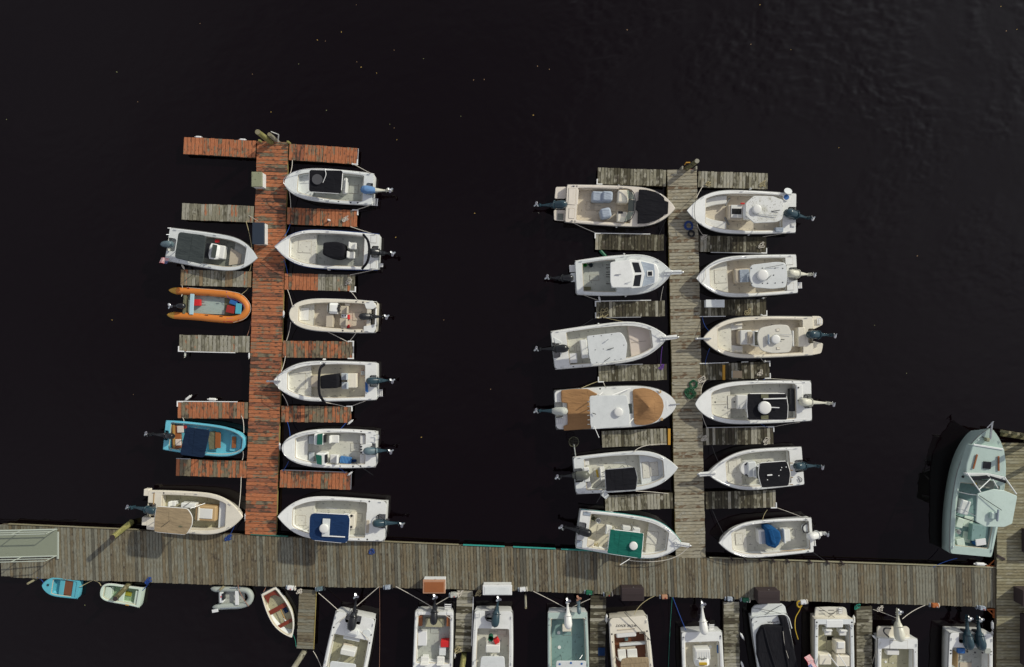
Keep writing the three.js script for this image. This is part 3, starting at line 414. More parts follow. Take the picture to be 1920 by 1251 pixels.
function item(name, label, cat, F, p, h0, h1, l, w, mat, o = {}) {      // loose box-like thing
  const c = Q(F, p, h1), k = 1 / F[2] / PPM * (CAM_H - h1) / CAM_H, g = thing(name, label, cat, [c[0], h0, c[1]], (o.rot || 0) * Math.PI / 180, o.group), H1 = h1 - h0;
  mesh('body', rbox(l * k, H1 * 0.82, w * k, o.r ?? 0.03).translate(0, H1 * 0.41, 0), mat, g);
  mesh('lid', rbox(l * k * 1.03, H1 * 0.17, w * k * 1.03, o.r ?? 0.03).translate(0, H1 * 0.915, 0), o.lid || mat, g);
  if (o.handle) for (const s of [-1, 1]) mesh('handle', rbox(0.03, 0.05, w * k * 0.4, 0.01).translate(s * l * k * 0.52, H1 * 0.6, 0), M.tubeW, g);
  return g;
}
function bucket(label, F, p, r, h0, h1, mat) { const c = Q(F, p, h1), k = r / F[2] / PPM, g = thing('bucket', label, 'bucket', [c[0], h0, c[1]], 0); const b = mesh('pail', GEO.bucket, mat, g); b.scale.set(k, h1 - h0, k); mesh('bail_handle', tubeGeo([[-k, h1 - h0, 0], [-k * 0.5, h1 - h0 + 0.02, k * 0.9], [k * 0.5, h1 - h0 + 0.02, k * 0.9], [k, h1 - h0, 0]], 0.008, true, 10, 5), M.tubeB, g); return g; }

// ---- red walkway, right side (bows to the left)
let F = [510, 230, 7.817];
boat({ F, label: 'small white boat with black lace-edged top and blue-covered outboard', bow: [182, 868], sa: [1490, 742], sb: [1462, 1212], beam: 488, p: 3.6, q: 0.55, tm: 0.35, deck: M.cool, soleM: M.soleGrey, tc: 0.7, castM: M.cool, rail: [0.5, 0.99], rub: M.rubW, tf: 0.86, gF: 0.24 }, b => {
  b.top({ pts: [[545, 690], [1035, 700], [1010, 1040], [540, 1010]], h: 2.15, mat: M.black, rim: M.tubeW });
  b.disc('vent_disc', M.discG, [660, 830], 74, 2.16, 2.24); b.tube('antenna', M.tubeW, [[780, 700, 2.2], [790, 760, 2.25], [745, 880, 2.2]], 0.02);
  b.console([800, 900], 150, 190, 1.25); b.seat([1070, 930], 60, 230, 0.85, M.cush, -1, 0.3);
  b.box('stern_seat', M.cool, [1390, 850], 0.3, 0.62, 120, 200); b.box('stern_seat', M.cool, [1370, 1130], 0.3, 0.62, 120, 150);
  b.motor([1420, 975], [1745, 1000], M.motCream, { cover: M.coverBlue, kw: 1.05 }); b.ladder([1510, 1165], 95, 110);
});
F = [510, 380, 7.817];
boat({ F, label: 'white open boat with black console cover and two white chairs', bow: [38, 645], sa: [1568, 455], sb: [1548, 995], beam: 562, p: 2.1, soleM: M.soleGrey, tc: 0.62, castM: M.white, hc: 0.6, rub: M.hoseBlue, rail: [0.72, 0.99], railH: 0.16, ta: 0.14 }, b => {
  b.plate('console_cover', M.black, [[745, 585], [820, 572], [950, 570], [1050, 600], [1062, 690], [1035, 800], [940, 822], [820, 800], [735, 755]], 1.35, 1.0, 0.12, undefined, 0.1);
  b.seat([1190, 635], 95, 100, 0.75, M.cush, 1, 0.45); b.seat([1165, 770], 95, 100, 0.75, M.cush, 1, 0.45);
  b.tube('folded_bimini', M.black, [[1340, 470, 1.25], [1405, 560, 1.55], [1425, 680, 1.6], [1400, 860, 1.55], [1320, 970, 1.25]], 0.08);
  b.hatch([480, 650], 190, 170, 0.6); b.hatch([1490, 535], 80, 110, b.hs + 0.01); b.hatch([1485, 915], 80, 110, b.hs + 0.01); b.box('step', M.cush, [1370, 870], 0.3, 0.5, 60, 90); b.box('step', M.cush, [1370, 560], 0.3, 0.5, 50, 90);
  b.motor([1520, 722], [1775, 752], M.motBlack, { k: 0.95 }); b.ladder([1600, 918], 60, 60);
});
bucket('red bucket on the floor behind two white chairs', F, [1372, 702], 34, 0.31, 0.7, M.red);
bucket('white bucket beside the red bucket in the black-covered console boat', F, [1365, 772], 31, 0.31, 0.68, M.fend);
F = [510, 530, 7.817];
boat({ F, label: 'blunt-nosed cream skiff with side console and tan seats', bow: [252, 455], sa: [1535, 275], sb: [1520, 740], beam: 478, p: 4.6, q: 0.5, tm: 0.3, deck: M.cream, hull: M.cream, soleM: M.soleTan, tc: 0.74, hc: 0.5, castM: M.cream, gF: 0.26, hb: 0.95, rub: M.rubW, notch: [1.15, 0.32, 0], sternR: 0.25, cl: [0.1, 0.95], anchor: false, tf: 0.9 }, b => {
  b.console([870, 375], 160, 165, 1.05, M.white); b.box('cooler_seat', M.cushTan, [840, 560], 0.3, 0.8, 105, 190);
  b.seat([1055, 400], 130, 115, 0.75, M.cushTan, -1, 0.3); b.seat([1045, 580], 120, 110, 0.75, M.cushTan, -1, 0.3); b.box('cup_box', M.white, [1055, 490], 0.3, 0.72, 85, 55); b.dots(M.dot, [[1035, 487], [1074, 487]], 0.725, 0.9);
  b.hatch([475, 460], 130, 190, 0.5, M.white); b.box('side_box', M.cream, [1100, 312], 0.3, 0.66, 70, 60); b.box('side_box', M.cream, [1050, 655], 0.3, 0.6, 90, 50);
  b.plate('stern_corner', M.white, [[1350, 300], [1470, 262], [1535, 350], [1480, 390], [1380, 385]], 0.84, 0.1, 0.08); b.plate('stern_corner', M.white, [[1340, 640], [1510, 610], [1525, 670], [1490, 735], [1345, 720]], 0.84, 0.1, 0.08);
  b.motor([1385, 497], [1690, 500], M.motBlack, { k: 0.95 }); b.tube('stern_rail', M.tubeW, [[1525, 380, 0.95], [1520, 500, 1.0], [1515, 620, 0.95]], 0.05);
});
item('fuel_can', 'red can between the tan seats of the cream skiff', 'fuel can', F, [1115, 505], 0.31, 0.62, 26, 70, M.red); item('fuel_can', 'red can by the side rail of the cream skiff', 'fuel can', F, [1112, 640], 0.31, 0.6, 30, 46, M.red);
F = [500, 650, 7.817];
boat({ F, label: 'white boat with folded black bimini hoop and two grey helm seats', bow: [85, 510], sa: [1612, 215], sb: [1605, 800], beam: 590, p: 2.05, deck: M.white, soleM: M.soleCream, tc: 0.65, castM: M.white, pulpit: [25, 508], pulpitM: M.alu, rail: [0.5, 0.93], gF: 0.26 }, b => {
  b.tube('folded_bimini', M.black, [[845, 262, 1.3], [785, 320, 1.75], [765, 500, 1.85], [775, 700, 1.75], [835, 805, 1.3]], 0.085);
  b.plate('console_cover', M.black, [[780, 430], [1025, 402], [1045, 500], [1035, 610], [785, 620]], 1.4, 1.0, 0.1, undefined, 0.08); b.box('front_seat', M.cushTan, [700, 508], 0.3, 0.72, 110, 165);
  b.seat([1138, 440], 100, 100, 0.95, M.cushGrey, -1, 0.3); b.seat([1145, 572], 100, 100, 0.95, M.cushGrey, -1, 0.3); b.box('bait_station', M.cream, [1245, 500], 0.3, 0.85, 140, 210);
  b.box('stern_box', M.cool, [1500, 320], 0.3, 0.7, 110, 100); b.box('stern_box', M.cool, [1490, 680], 0.3, 0.7, 100, 110); b.hatch([450, 505], 240, 230, 0.56);
  b.motor([1578, 505], [1850, 495], M.motNavy); b.ladder([1662, 680], 85, 110); b.plate('solar_panel', M.plBlue, [[1442, 515], [1478, 540], [1488, 680], [1445, 655]], 0.9, 0.03, 0.01);
});
item('tackle_box', 'red and white box at the stern by the grey helm seats', 'box', F, [1410, 388], 0.31, 0.62, 62, 62, M.red, { lid: M.coverPale });
F = [500, 780, 7.111];
boat({ F, label: 'white dual-console bow rider with green windscreens', bow: [200, 432], sa: [1458, 195], sb: [1447, 692], beam: 512, p: 3.4, q: 0.55, tm: 0.34, soleM: M.sole, tc: 0.75, hc: 0.55, castM: M.cush, gF: 0.24, notch: [0.7, 0.35, 0], rail: [0.6, 0.97], railH: 0.14, rub: M.rubW, sternR: 0.14 }, b => {
  for (const [z, w] of [[315, 150], [582, 165]]) { b.box('side_console', M.white, [z < 400 ? 690 : 720, z], 0.3, 1.08, 130, w, 0.08); b.plate('windscreen', M.greenGlass, z < 400 ? [[672, 245], [745, 235], [740, 385], [665, 385]] : [[652, 515], [730, 530], [735, 655], [665, 640]], 1.2, 0.06, 0.04); b.box('dash_panel', M.motBlack, [z < 400 ? 775 : 788, z - 10], 0.9, 1.12, 26, 110, 0.02); }
  b.seat([905, 310], 115, 105, 0.8, M.cush, 1, 0.35); b.seat([900, 572], 115, 115, 0.8, M.cush, -1, 0.35); b.box('stern_bench', M.cush, [1292, 318], 0.3, 0.66, 100, 120); b.box('stern_bench', M.cush, [1300, 580], 0.3, 0.66, 120, 130); b.box('bow_bench', M.cushGrey, [590, 320], 0.3, 0.6, 70, 110); b.box('bow_bench', M.cushGrey, [590, 555], 0.3, 0.6, 70, 130);
  b.plate('motor_box', M.white, [[1248, 390], [1400, 365], [1400, 400], [1340, 440], [1335, 520], [1250, 500]], 0.84, 0.3, 0.05); b.dots(M.dot, [[1260, 410], [1260, 448], [1260, 487]], 0.85, 1.2);
  b.motor([1400, 475], [1665, 462], M.motGrey, { leg: M.motNavy }); b.tube('stern_rail', M.chrome, [[1425, 262, 0.95], [1490, 255, 1.0], [1485, 315, 1.0], [1425, 322, 0.95]], 0.02); b.tube('fishing_rod', M.motBlack, [[1190, 635, 1.0], [1420, 790, 1.5]], 0.012, false);
});
item('folded_towel', 'blue striped towel pile behind the seat of the green-windscreen boat', 'towel', F, [1050, 590], 0.31, 0.6, 150, 85, M.coverBlue, { rot: -8, lid: std([0.1, 0.3, 0.55], 0.9, { map: tex(64, 8, (u, v) => (Math.floor(u * 8) % 2 ? [1, 1, 1] : [0.1, 0.2, 0.45]), true, [2, 1]) }) });
item('gear_bag', 'navy gear bag beside the striped towel', 'bag', F, [1150, 600], 0.31, 0.5, 90, 36, M.navy, { r: 0.08 });
F = [500, 900, 7.111];
boat({ F, label: 'white boat with royal navy T-top, round radar and white electronics panel', bow: [145, 490], sa: [1592, 292], sb: [1572, 812], beam: 572, p: 2.1, deck: M.white, soleM: M.sole, tc: 0.68, castM: M.cream, gF: 0.26, tf: 0.87, holeR: 0.3, ta: 0.18, sternR: 0.2, rub: M.rubW, notch: [0.85, 0.5, 0] }, b => {
  b.top({ pts: [[575, 440], [1112, 468], [1086, 850], [562, 800]], h: 2.15, mat: M.navy, rim: M.tubeW, r: 0.35 });
  b.box('electronics_panel', M.hard, [788, 640], 2.16, 2.24, 95, 232, 0.02); b.radome([757, 655], 60, 2.24); b.box('light_bar', M.tubeW, [930, 757], 2.17, 2.21, 220, 14, 0.01);
  b.console([800, 600], 180, 200, 1.25); b.seat([1060, 560], 80, 220, 0.95, M.cush, -1, 0.25); b.box('leaning_post', M.cream, [1130, 560], 0.3, 0.95, 80, 200); b.dots(M.dot, [[1132, 478], [1125, 628]], 0.98, 1.5);
  b.box('transom_bench', M.white, [1355, 620], 0.3, 0.82, 80, 370); b.box('bench_cushion', M.cushTan, [1345, 625], 0.82, 0.87, 40, 170, 0.02); b.hatch([450, 540], 130, 130, 0.56); b.tube('grab_rail', M.chrome, [[790, 375, 1.3], [940, 385, 1.3]], 0.02, false);
  b.motor([1520, 590], [1815, 578], M.motNavy); b.tube('motor_hose', M.tubeB, [[1540, 540, 1.0], [1460, 520, 1.05], [1480, 470, 0.95], [1560, 520, 0.9]], 0.03);
});
// ---- red walkway, left side (bows to the right)
F = [280, 370, 7.817];
boat({ F, label: 'off-white boat with dark grey canvas bimini and white console', bow: [1582, 890], sa: [305, 412], sb: [222, 960], beam: 520, p: 2.2, deck: M.cool, soleM: M.soleDk, liner: M.soleDk, tc: 0.7, hc: 0.52, castM: M.soleGrey, g: 0.24, gF: 0.2, notch: [0.8, 0.5, 0], ta: 0.13 }, b => {
  b.top({ n: 'bimini', pts: [[425, 505], [830, 560], [780, 985], [365, 890]], h: 1.95, mat: M.charcoal, r: 0.2, seams: [0.5], lw: 0.8, lh: 0.8, bev: 0.03 });
  b.console([930, 790], 120, 230, 1.1); b.box('front_seat', M.cush, [1030, 800], 0.3, 0.75, 140, 200, 0.08); b.box('helm_seat', M.blackV, [850, 780], 0.3, 0.7, 70, 220);
  b.plate('bow_cushion', M.cushTan, [[1190, 740], [1350, 835], [1335, 975], [1160, 1000]], 0.56, 0.04, 0.04); b.motor([218, 682], [140, 690], M.motGrey, { down: true, k: 0.92 });
  for (const p of [[285, 452], [265, 548]]) b.tube('rod_holder_tube', M.chrome, [[p[0] + 30, p[1], 0.9], [p[0] - 20, p[1], 1.05]], 0.03, false); b.tube('flag_staff', M.chrome, [[290, 955, 0.85], [210, 925, 1.35]], 0.014, false);
});
item('dust_pan', 'bright red scoop beside the white console of the grey-canopy boat', 'scoop', F, [990, 640], 0.6, 0.72, 60, 40, M.red);
F = [260, 730, 7.817];
boat({ F, name: 'skiff', label: 'sky-blue wooden-seated skiff with navy bimini', bow: [1558, 808], sa: [405, 465], sb: [345, 882], beam: 452, p: 4.6, q: 0.52, tm: 0.3, hull: M.blue, deck: M.bluein, liner: M.bluein, soleM: M.bluein, hb: 0.92, hs: 0.72, g: 0.1, gF: 0.1, ta: 0.06, tf: 0.965, notch: [0.6, 0.25, 0], rub: M.blue, sole: 0.22, rh: [], anchor: false, cl: [0.1, 0.95] }, b => {
  b.top({ n: 'bimini', pts: [[690, 555], [1045, 600], [955, 1005], [598, 960]], h: 1.75, mat: M.navyD, r: 0.18, seams: [0.45], lw: 0.75, lh: 0.72 });
  b.box('thwart', M.wood, [1158, 748], 0.5, 0.58, 78, 235, 0.015, 5); b.box('thwart', M.wood, [1393, 780], 0.5, 0.56, 60, 170, 0.015, 4); b.box('stern_bench', M.wood, [548, 700], 0.4, 0.58, 130, 350, 0.02, 8); b.box('seat_edge', M.woodY, [512, 690], 0.45, 0.62, 32, 345, 0.015, 8);
  b.box('seat_cushion', M.cushPink, [606, 588], 0.58, 0.66, 95, 100, 0.03, 8); b.box('seat_cushion', M.cushPink, [575, 780], 0.58, 0.66, 85, 95, 0.03, 8); b.box('seat_cushion', M.redDk, [678, 555], 0.58, 0.64, 50, 50, 0.03, 8); b.box('bow_locker', M.bluein, [1420, 790], 0.22, 0.48, 160, 250, 0.03);
  b.motor([405, 690], [140, 652], M.motBlack, { k: 0.8 });
});
item('folded_tarp', 'grey-brown tarp folded between the wooden thwarts of the blue skiff', 'tarp', F, [1075, 750], 0.25, 0.52, 110, 260, M.olive, { rot: 5, r: 0.1 });
F = [230, 870, 6.948];
boat({ F, label: 'cream boat with flat tan hardtop, lowest left of the red walkway', bow: [1560, 690], sa: [352, 322], sb: [292, 880], beam: 540, p: 1.95, hull: M.cream, deck: M.cream, soleM: M.soleOlive, g: 0.22, gF: 0.24, notch: [0.9, 0.5, 0], tf: 0.82, tc: 0.73, hc: 0.7, castM: M.cool, rub: M.cream, ta: 0.14 }, b => {
  b.top({ pts: [[440, 555], [845, 585], [905, 690], [900, 800], [825, 925], [405, 885], [410, 720]], h: 2.2, mat: M.tanC, rim: M.rubW, r: 0.15 });
  b.box('console_box', M.tanRim, [1075, 650], 0.3, 0.95, 275, 200, 0.1); b.box('box_lid', M.cush, [1080, 650], 0.95, 1.0, 170, 130, 0.03); b.box('console_edge', M.cream, [985, 650], 0.95, 1.03, 22, 180, 0.02); b.box('helm', M.white, [850, 545], 0.3, 0.9, 190, 60); b.box('stern_seat', M.cream, [460, 430], 0.3, 0.7, 110, 90); b.box('stern_seat', M.cream, [465, 520], 0.3, 0.62, 90, 100); b.box('tan_trim', M.tanRim, [402, 450], 0.6, 0.83, 18, 160, 0.02); b.box('corner_box', M.cream, [305, 375], 0.4, 0.8, 70, 90); b.box('corner_box', M.cream, [285, 750], 0.4, 0.8, 80, 110);
  b.seat([650, 520], 70, 70, 0.85, M.cush, -1, 0.3); b.tube('support_rail', M.alu, [[785, 560, 1.5], [890, 490, 0.9]], 0.025, false); b.tube('support_rail', M.alu, [[880, 580, 1.5], [1070, 515, 0.9]], 0.025, false); b.tube('antenna', M.motBlack, [[500, 825, 2.22], [610, 742, 2.3]], 0.014, false);
  b.plate('skylight', M.olive, [[715, 815], [745, 800], [785, 815], [750, 832]], 2.205, 0.02, 0.02); b.motor([320, 612], [92, 556], M.motNavy, { k: 0.95 });
});
// ---- tan walkway, left side (bows to the right)
F = [990, 300, 6.62];
boat({ F, label: 'beige boat with black bow cover and grey-covered seats', bow: [1828, 600], sa: [486, 302], sb: [463, 775], beam: 500, p: 3.6, q: 0.92, hull: M.beige, deck: M.beige, soleM: M.soleTan, tf: 0.6, ta: 0.1, notch: null, anchor: false, rub: M.rubG, rh: [0.06, 0.09, 0.24] }, b => {
  b.plate('bow_cover', M.black, [[1380, 365], [1470, 368], [1570, 392], [1650, 430], [1692, 470], [1695, 505], [1745, 520], [1738, 668], [1690, 675], [1680, 700], [1600, 745], [1480, 785], [1362, 788], [1368, 640], [1345, 620], [1345, 510], [1372, 500]], 1.14, 0.12, 0.05);
  b.tube('windscreen_frame', M.tubeB, [[1130, 358, 1.2], [1230, 358, 1.3], [1300, 392, 1.36], [1335, 500, 1.38], [1325, 640, 1.38], [1270, 745, 1.34], [1190, 770, 1.25]], 0.025);
  b.plate('windscreen', M.glass, [[1230, 365], [1295, 398], [1328, 490], [1245, 485]], 1.32, 0.02, 0.02); b.plate('windscreen', M.smoke, [[1245, 490], [1330, 500], [1318, 640], [1240, 632]], 1.32, 0.02, 0.02); b.plate('windscreen', M.glass, [[1240, 640], [1318, 645], [1268, 738], [1200, 762]], 1.32, 0.02, 0.02);
  b.box('passenger_console', M.cream, [1185, 450], 0.3, 1.1, 135, 160, 0.1); b.box('helm_console', M.cream, [1170, 705], 0.3, 1.05, 120, 130, 0.08); b.box('dash', M.motBlack, [1150, 650], 0.9, 1.08, 60, 30, 0.02);
  b.box('covered_seat', M.coverGrey, [880, 450], 0.3, 1.0, 170, 128, 0.12); b.box('covered_seat', M.coverGrey, [990, 445], 0.3, 1.15, 130, 125, 0.14); b.box('covered_seat', M.coverGrey, [970, 655], 0.3, 1.2, 135, 128, 0.16, 15); b.box('stern_cap', M.beige, [610, 460], 0.3, 0.82, 30, 190);
  b.hatch([545, 455], 85, 200, b.hs + 0.012); b.hatch([540, 665], 65, 120, b.hs + 0.012); b.hatch([930, 570], 330, 125, 0.306, M.soleTan); b.platform([[345, 335], [475, 332], [470, 480], [330, 480]]); b.platform([[320, 620], [465, 620], [458, 758], [325, 748]]); b.box('step_pad', M.soleDk, [402, 705], 0.42, 0.46, 75, 80, 0.02);
  b.motor([372, 548], [100, 566], M.motNavy, { k: 1.1 });
});
F = [1000, 450, 6.62];
boat({ F, name: 'cabin_boat', label: 'white pilothouse cabin boat with two windscreen panes and pulpit', bow: [1722, 402], sa: [520, 252], sb: [540, 685], beam: 492, p: 2.1, soleM: M.soleGrey, tf: 0.42, ta: 0.07, notch: null, anchor: false, hb: 1.2, hs: 0.85, pulpit: [1840, 402], rail: [0.55, 0.99], sr: 0.84, tm: 0.5, g: 0.2, rub: M.rubW, deck: M.cool }, b => {
  b.plate('cabin_trunk', M.white, [[1180, 235], [1330, 250], [1530, 300], [1560, 380], [1555, 500], [1530, 535], [1340, 590], [1200, 605]], 1.45, 0.55, 0.12, undefined, 0.05); b.plate('cabin_deck', M.coverGrey, [[1335, 265], [1495, 300], [1510, 400], [1505, 530], [1350, 580], [1385, 420]], 1.462, 0.02, 0.05);
  const hs = sub('pilothouse', b.g); const roof = b.plate('roof', M.white, [[955, 275], [1200, 245], [1245, 420], [1235, 590], [975, 590], [955, 520]], 2.35, 0.1, 0.12, hs, 0.03); b.plate('house_wall', M.white, [[1000, 275], [1190, 265], [1225, 420], [1215, 580], [1010, 580]], 2.25, 1.4, 0.08, hs);
  b.plate('windscreen_frame', M.white, [[1200, 250], [1320, 255], [1385, 420], [1335, 590], [1215, 600], [1240, 420]], 1.95, 0.6, 0.06, hs); b.plate('window_pane', M.hatchGlass, [[1222, 277], [1308, 280], [1345, 402], [1262, 405]], 1.96, 0.02, 0.03, hs); b.plate('window_pane', M.hatchGlass, [[1262, 438], [1345, 428], [1322, 575], [1238, 573]], 1.96, 0.02, 0.03, hs);
  b.box('deck_hatch_frame', M.white, [1450, 418], 1.46, 1.5, 74, 74, 0.02); b.box('deck_hatch', M.hatchGlass, [1450, 418], 1.49, 1.515, 52, 52, 0.015); b.tube('roof_light', M.alu, [[1015, 432, 2.38], [1085, 426, 2.42]], 0.025, false); b.tube('horn', M.chrome, [[1140, 540, 2.38], [1210, 520, 2.45]], 0.02, false);
  for (const y of [310, 345, 400, 430, 460, 545]) b.tube('rocket_rod_holder', M.motBlack, [[955, y, 2.1], [905, y - 2, 2.25]], 0.025, false);
  b.box('step_platform', M.white, [485, 355], 0.4, 0.5, 75, 90, 0.03); b.box('motor_bracket', M.cool, [495, 465], 0.4, 0.62, 60, 110); b.motor([400, 470], [172, 472], M.motBlack, { k: 0.95 }); b.hatch([755, 468], 110, 65, 0.306, M.soleGrey);
});
bucket('bright green bucket in the stern of the pilothouse boat', F, [645, 312], 22, 0.31, 0.62, M.green); bucket('dark grey bucket beside the green one in the pilothouse boat', F, [715, 312], 27, 0.31, 0.66, M.motGrey);
item('fishing_net', 'brown bundled net in the corner of the pilothouse boat', 'net', F, [660, 602], 0.31, 0.45, 110, 40, M.olive, { r: 0.06 });
F = [990, 570, 6.62];
boat({ F, label: 'white boat with angular white hardtop and pulpit, black outboard', bow: [1735, 412], sa: [290, 340], sb: [332, 815], beam: 505, p: 1.95, soleM: M.sole, tc: 0.68, hc: 0.55, castM: M.cushPink, ta: 0.13, gF: 0.24, pulpit: [1850, 415], rail: [0.45, 0.98], railH: 0.2, notch: [0.95, 0.4, 0], sternR: 0.15, rub: M.rubW }, b => {
  b.top({ pts: [[730, 398], [1150, 350], [1195, 400], [1235, 500], [1215, 685], [785, 752], [755, 640]], h: 2.2, mat: M.hard, r: 0.12, th: 0.1 });
  b.console([900, 560], 150, 200, 1.2); b.box('leaning_post', M.white, [700, 560], 0.3, 0.95, 80, 230); b.tube('roof_light', M.motBlack, [[985, 568, 2.23], [1065, 545, 2.3]], 0.02, false); b.tube('antenna_stub', M.tubeW, [[960, 468, 2.22], [995, 442, 2.4]], 0.03, false); b.tube('antenna_stub', M.motBlack, [[945, 715, 2.2], [1018, 665, 2.35]], 0.02, false); b.dots(M.dot, [[815, 402], [910, 393], [1040, 380], [745, 570], [835, 570], [935, 560], [1190, 512], [1155, 682], [1080, 692], [855, 725], [770, 690]], 2.205, 0.5);
  b.hatch([545, 555], 60, 60, 0.306, M.sole); b.box('seam', M.seam, [1375, 470], 0.556, 0.562, 190, 5, 0.001); b.motor([385, 556], [98, 562], M.motBlack, { k: 1.1 }); b.plate('stern_step', M.cool, [[320, 415], [420, 470], [415, 490], [335, 490]], 0.84, 0.05, 0.04);
});
item('cooler', 'white cooler in the stern of the angular-hardtop boat', 'cooler', F, [563, 675], 0.31, 0.72, 92, 118, M.fend, { handle: true, rot: 4 });
F = [990, 700, 6.62];
boat({ F, label: 'white boat covered fore and aft in brown canvas with radar hardtop', bow: [1842, 388], sa: [325, 212], sb: [357, 702], beam: 515, p: 3.3, q: 0.64, noHole: true, hb: 1.1, notch: [0.95, 0.45, 0], sternR: 0.2, rub: M.rubG, anchor: true, tf: 0.9 }, b => {
  b.plate('stern_cover', M.brown, [[410, 215], [560, 198], [740, 195], [870, 262], [760, 320], [785, 690], [445, 715], [440, 655], [495, 640], [485, 372], [415, 365]], 1.02, 0.16, 0.08, undefined, 0.06);
  { const rim = [[1300, 200], [1360, 192], [1430, 180], [1520, 198], [1605, 240], [1670, 320], [1690, 410], [1665, 510], [1620, 580], [1540, 625], [1450, 645], [1320, 640], [1310, 420]].map(p => b.q(p, 1.08)), ap = b.q([1500, 420], 1.55), pos = [], idx = [], uv = []; const R = roundPoly(rim, 0.15, 2), n = R.length, rings = 5; for (let j = 0; j <= rings; j++) R.forEach(p => { const t = j / rings, h = 1.06 + 0.49 * (t * t * 0.6 + t * 0.4); pos.push(lerp(p[0], ap[0], t), h, lerp(p[1], ap[1], t)); uv.push(lerp(p[0], ap[0], t), lerp(p[1], ap[1], t)); }); for (let j = 0; j < rings; j++) for (let i = 0; i < n; i++) { const a = j * n + i, c = j * n + (i + 1) % n; idx.push(a, a + n, c, c, a + n, c + n); } const g = new THREE.BufferGeometry(); g.setAttribute('position', new THREE.Float32BufferAttribute(pos, 3)); g.setAttribute('uv', new THREE.Float32BufferAttribute(uv, 2)); g.setIndex(idx); g.computeVertexNormals(); b.add('bow_cover', g, M.brown); }
  b.top({ pts: [[765, 282], [1225, 270], [1260, 460], [1262, 650], [1200, 662], [795, 697], [775, 640]], h: 2.15, mat: M.hard, r: 0.14, th: 0.1, lh: 0.85, legM: M.tubeW }); b.radome([1127, 485], 55, 2.15);
  b.box('console', M.white, [1080, 460], 0.8, 1.5, 200, 220); b.plate('windscreen', M.smoke, [[1245, 380], [1290, 375], [1298, 500], [1255, 505]], 1.5, 0.03, 0.02); b.tube('top_brace', M.tubeW, [[1040, 275, 1.9], [1270, 185, 1.05]], 0.03, false); b.tube('top_brace', M.tubeW, [[880, 275, 1.9], [925, 235, 1.05]], 0.03, false); b.tube('top_brace', M.tubeW, [[1250, 630, 1.9], [1305, 560, 1.1]], 0.03, false); b.tube('antenna', M.tubeW, [[820, 655, 2.2], [882, 800, 2.5]], 0.02, false); b.tube('roof_light', M.motBlack, [[800, 495, 2.2], [845, 510, 2.28]], 0.022, false);
  for (let i = 0; i < 6; i++) b.tube('rocket_rod_holder', M.chrome, [[770, 355 + i * 56, 2.0], [738, 355 + i * 56, 2.12]], 0.025, false); b.dots(M.tanRim, [[1637, 230], [1660, 570]], 1.06, 1.8);
  b.ladder([390, 595], 80, 60, 0.86); b.motor([378, 475], [95, 465], M.motNavy, { cover: M.coverPale, k: 1.08 }); b.tube('anchor_roller', M.alu, [[1770, 388, 1.14], [1885, 382, 1.14]], 0.035, false);
});
F = [1030, 820, 7.385];
boat({ F, label: 'white boat with black T-top and olive outboard, net pole at stern', bow: [1782, 425], sa: [330, 265], sb: [376, 800], beam: 545, p: 2, deck: M.cool, soleM: M.sole, tc: 0.65, hc: 0.55, castM: M.cool, ta: 0.1, gF: 0.24, notch: [0.85, 0.5, 0], sternR: 0.15, rub: M.rubW }, b => {
  b.top({ pts: [[770, 452], [1185, 416], [1220, 560], [1200, 728], [788, 750]], h: 2.15, mat: M.black, rim: M.alu, r: 0.08, seams: [0.3, 0.55] });
  b.console([960, 600], 160, 190, 1.2); b.seat([735, 500], 70, 180, 0.95, M.cush, -1, 0.3); b.box('stern_seat', M.cush, [510, 350], 0.3, 0.62, 85, 90); b.box('stern_seat', M.cush, [545, 680], 0.3, 0.66, 80, 110); b.box('transom_bench', M.white, [520, 520], 0.3, 0.85, 75, 200); b.box('bench_pad', M.blackV, [518, 520], 0.85, 0.9, 38, 110, 0.02);
  b.hatch([1335, 455], 90, 220, 0.55); b.hatch([1450, 440], 110, 190, 0.55); b.tube('grab_rail', M.alu, [[660, 385, 1.2], [750, 390, 1.25]], 0.025, false); b.tube('front_frame', M.alu, [[890, 355, 1.1], [1095, 345, 1.1], [1090, 410, 1.6]], 0.025, false); for (let i = 0; i < 5; i++) b.tube('rocket_rod_holder', M.motBlack, [[765, 480 + i * 62, 2.1], [725, 490 + i * 62, 2.2]], 0.025, false);
  b.tube('fishing_rod', M.motBlack, [[765, 600, 2.0], [640, 700, 2.2]], 0.012, false); b.tube('fishing_rod', M.motBlack, [[760, 740, 1.9], [655, 905, 2.2]], 0.012, false); b.box('life_jacket', M.yellow, [666, 505], 0.9, 1.02, 30, 110, 0.05, 6); b.motor([420, 540], [105, 545], M.motOlive, { leg: M.motBlack, k: 1.15 });
  b.tube('net_pole', M.coverPale, [[362, 255, 0.9], [340, 100, 1.2]], 0.035, false); { const c = b.q([340, 65], 1.25); b.add('landing_net', mergeGeometries([new THREE.TorusGeometry(0.3, 0.014, 5, 22).rotateX(Math.PI / 2), ...[...Array(5).keys()].map(i => tubeGeo([[-0.28, 0, -0.2 + i * 0.1], [0, -0.12, -0.2 + i * 0.1], [0.28, 0, -0.2 + i * 0.1]], 0.005, true, 6, 4)), ...[...Array(5).keys()].map(i => tubeGeo([[-0.2 + i * 0.1, 0, -0.28], [-0.2 + i * 0.1, -0.12, 0], [-0.2 + i * 0.1, 0, 0.28]], 0.005, true, 6, 4))]).translate(c[0], 1.22, c[1]), M.olive); }
});
F = [1040, 930, 7.111];
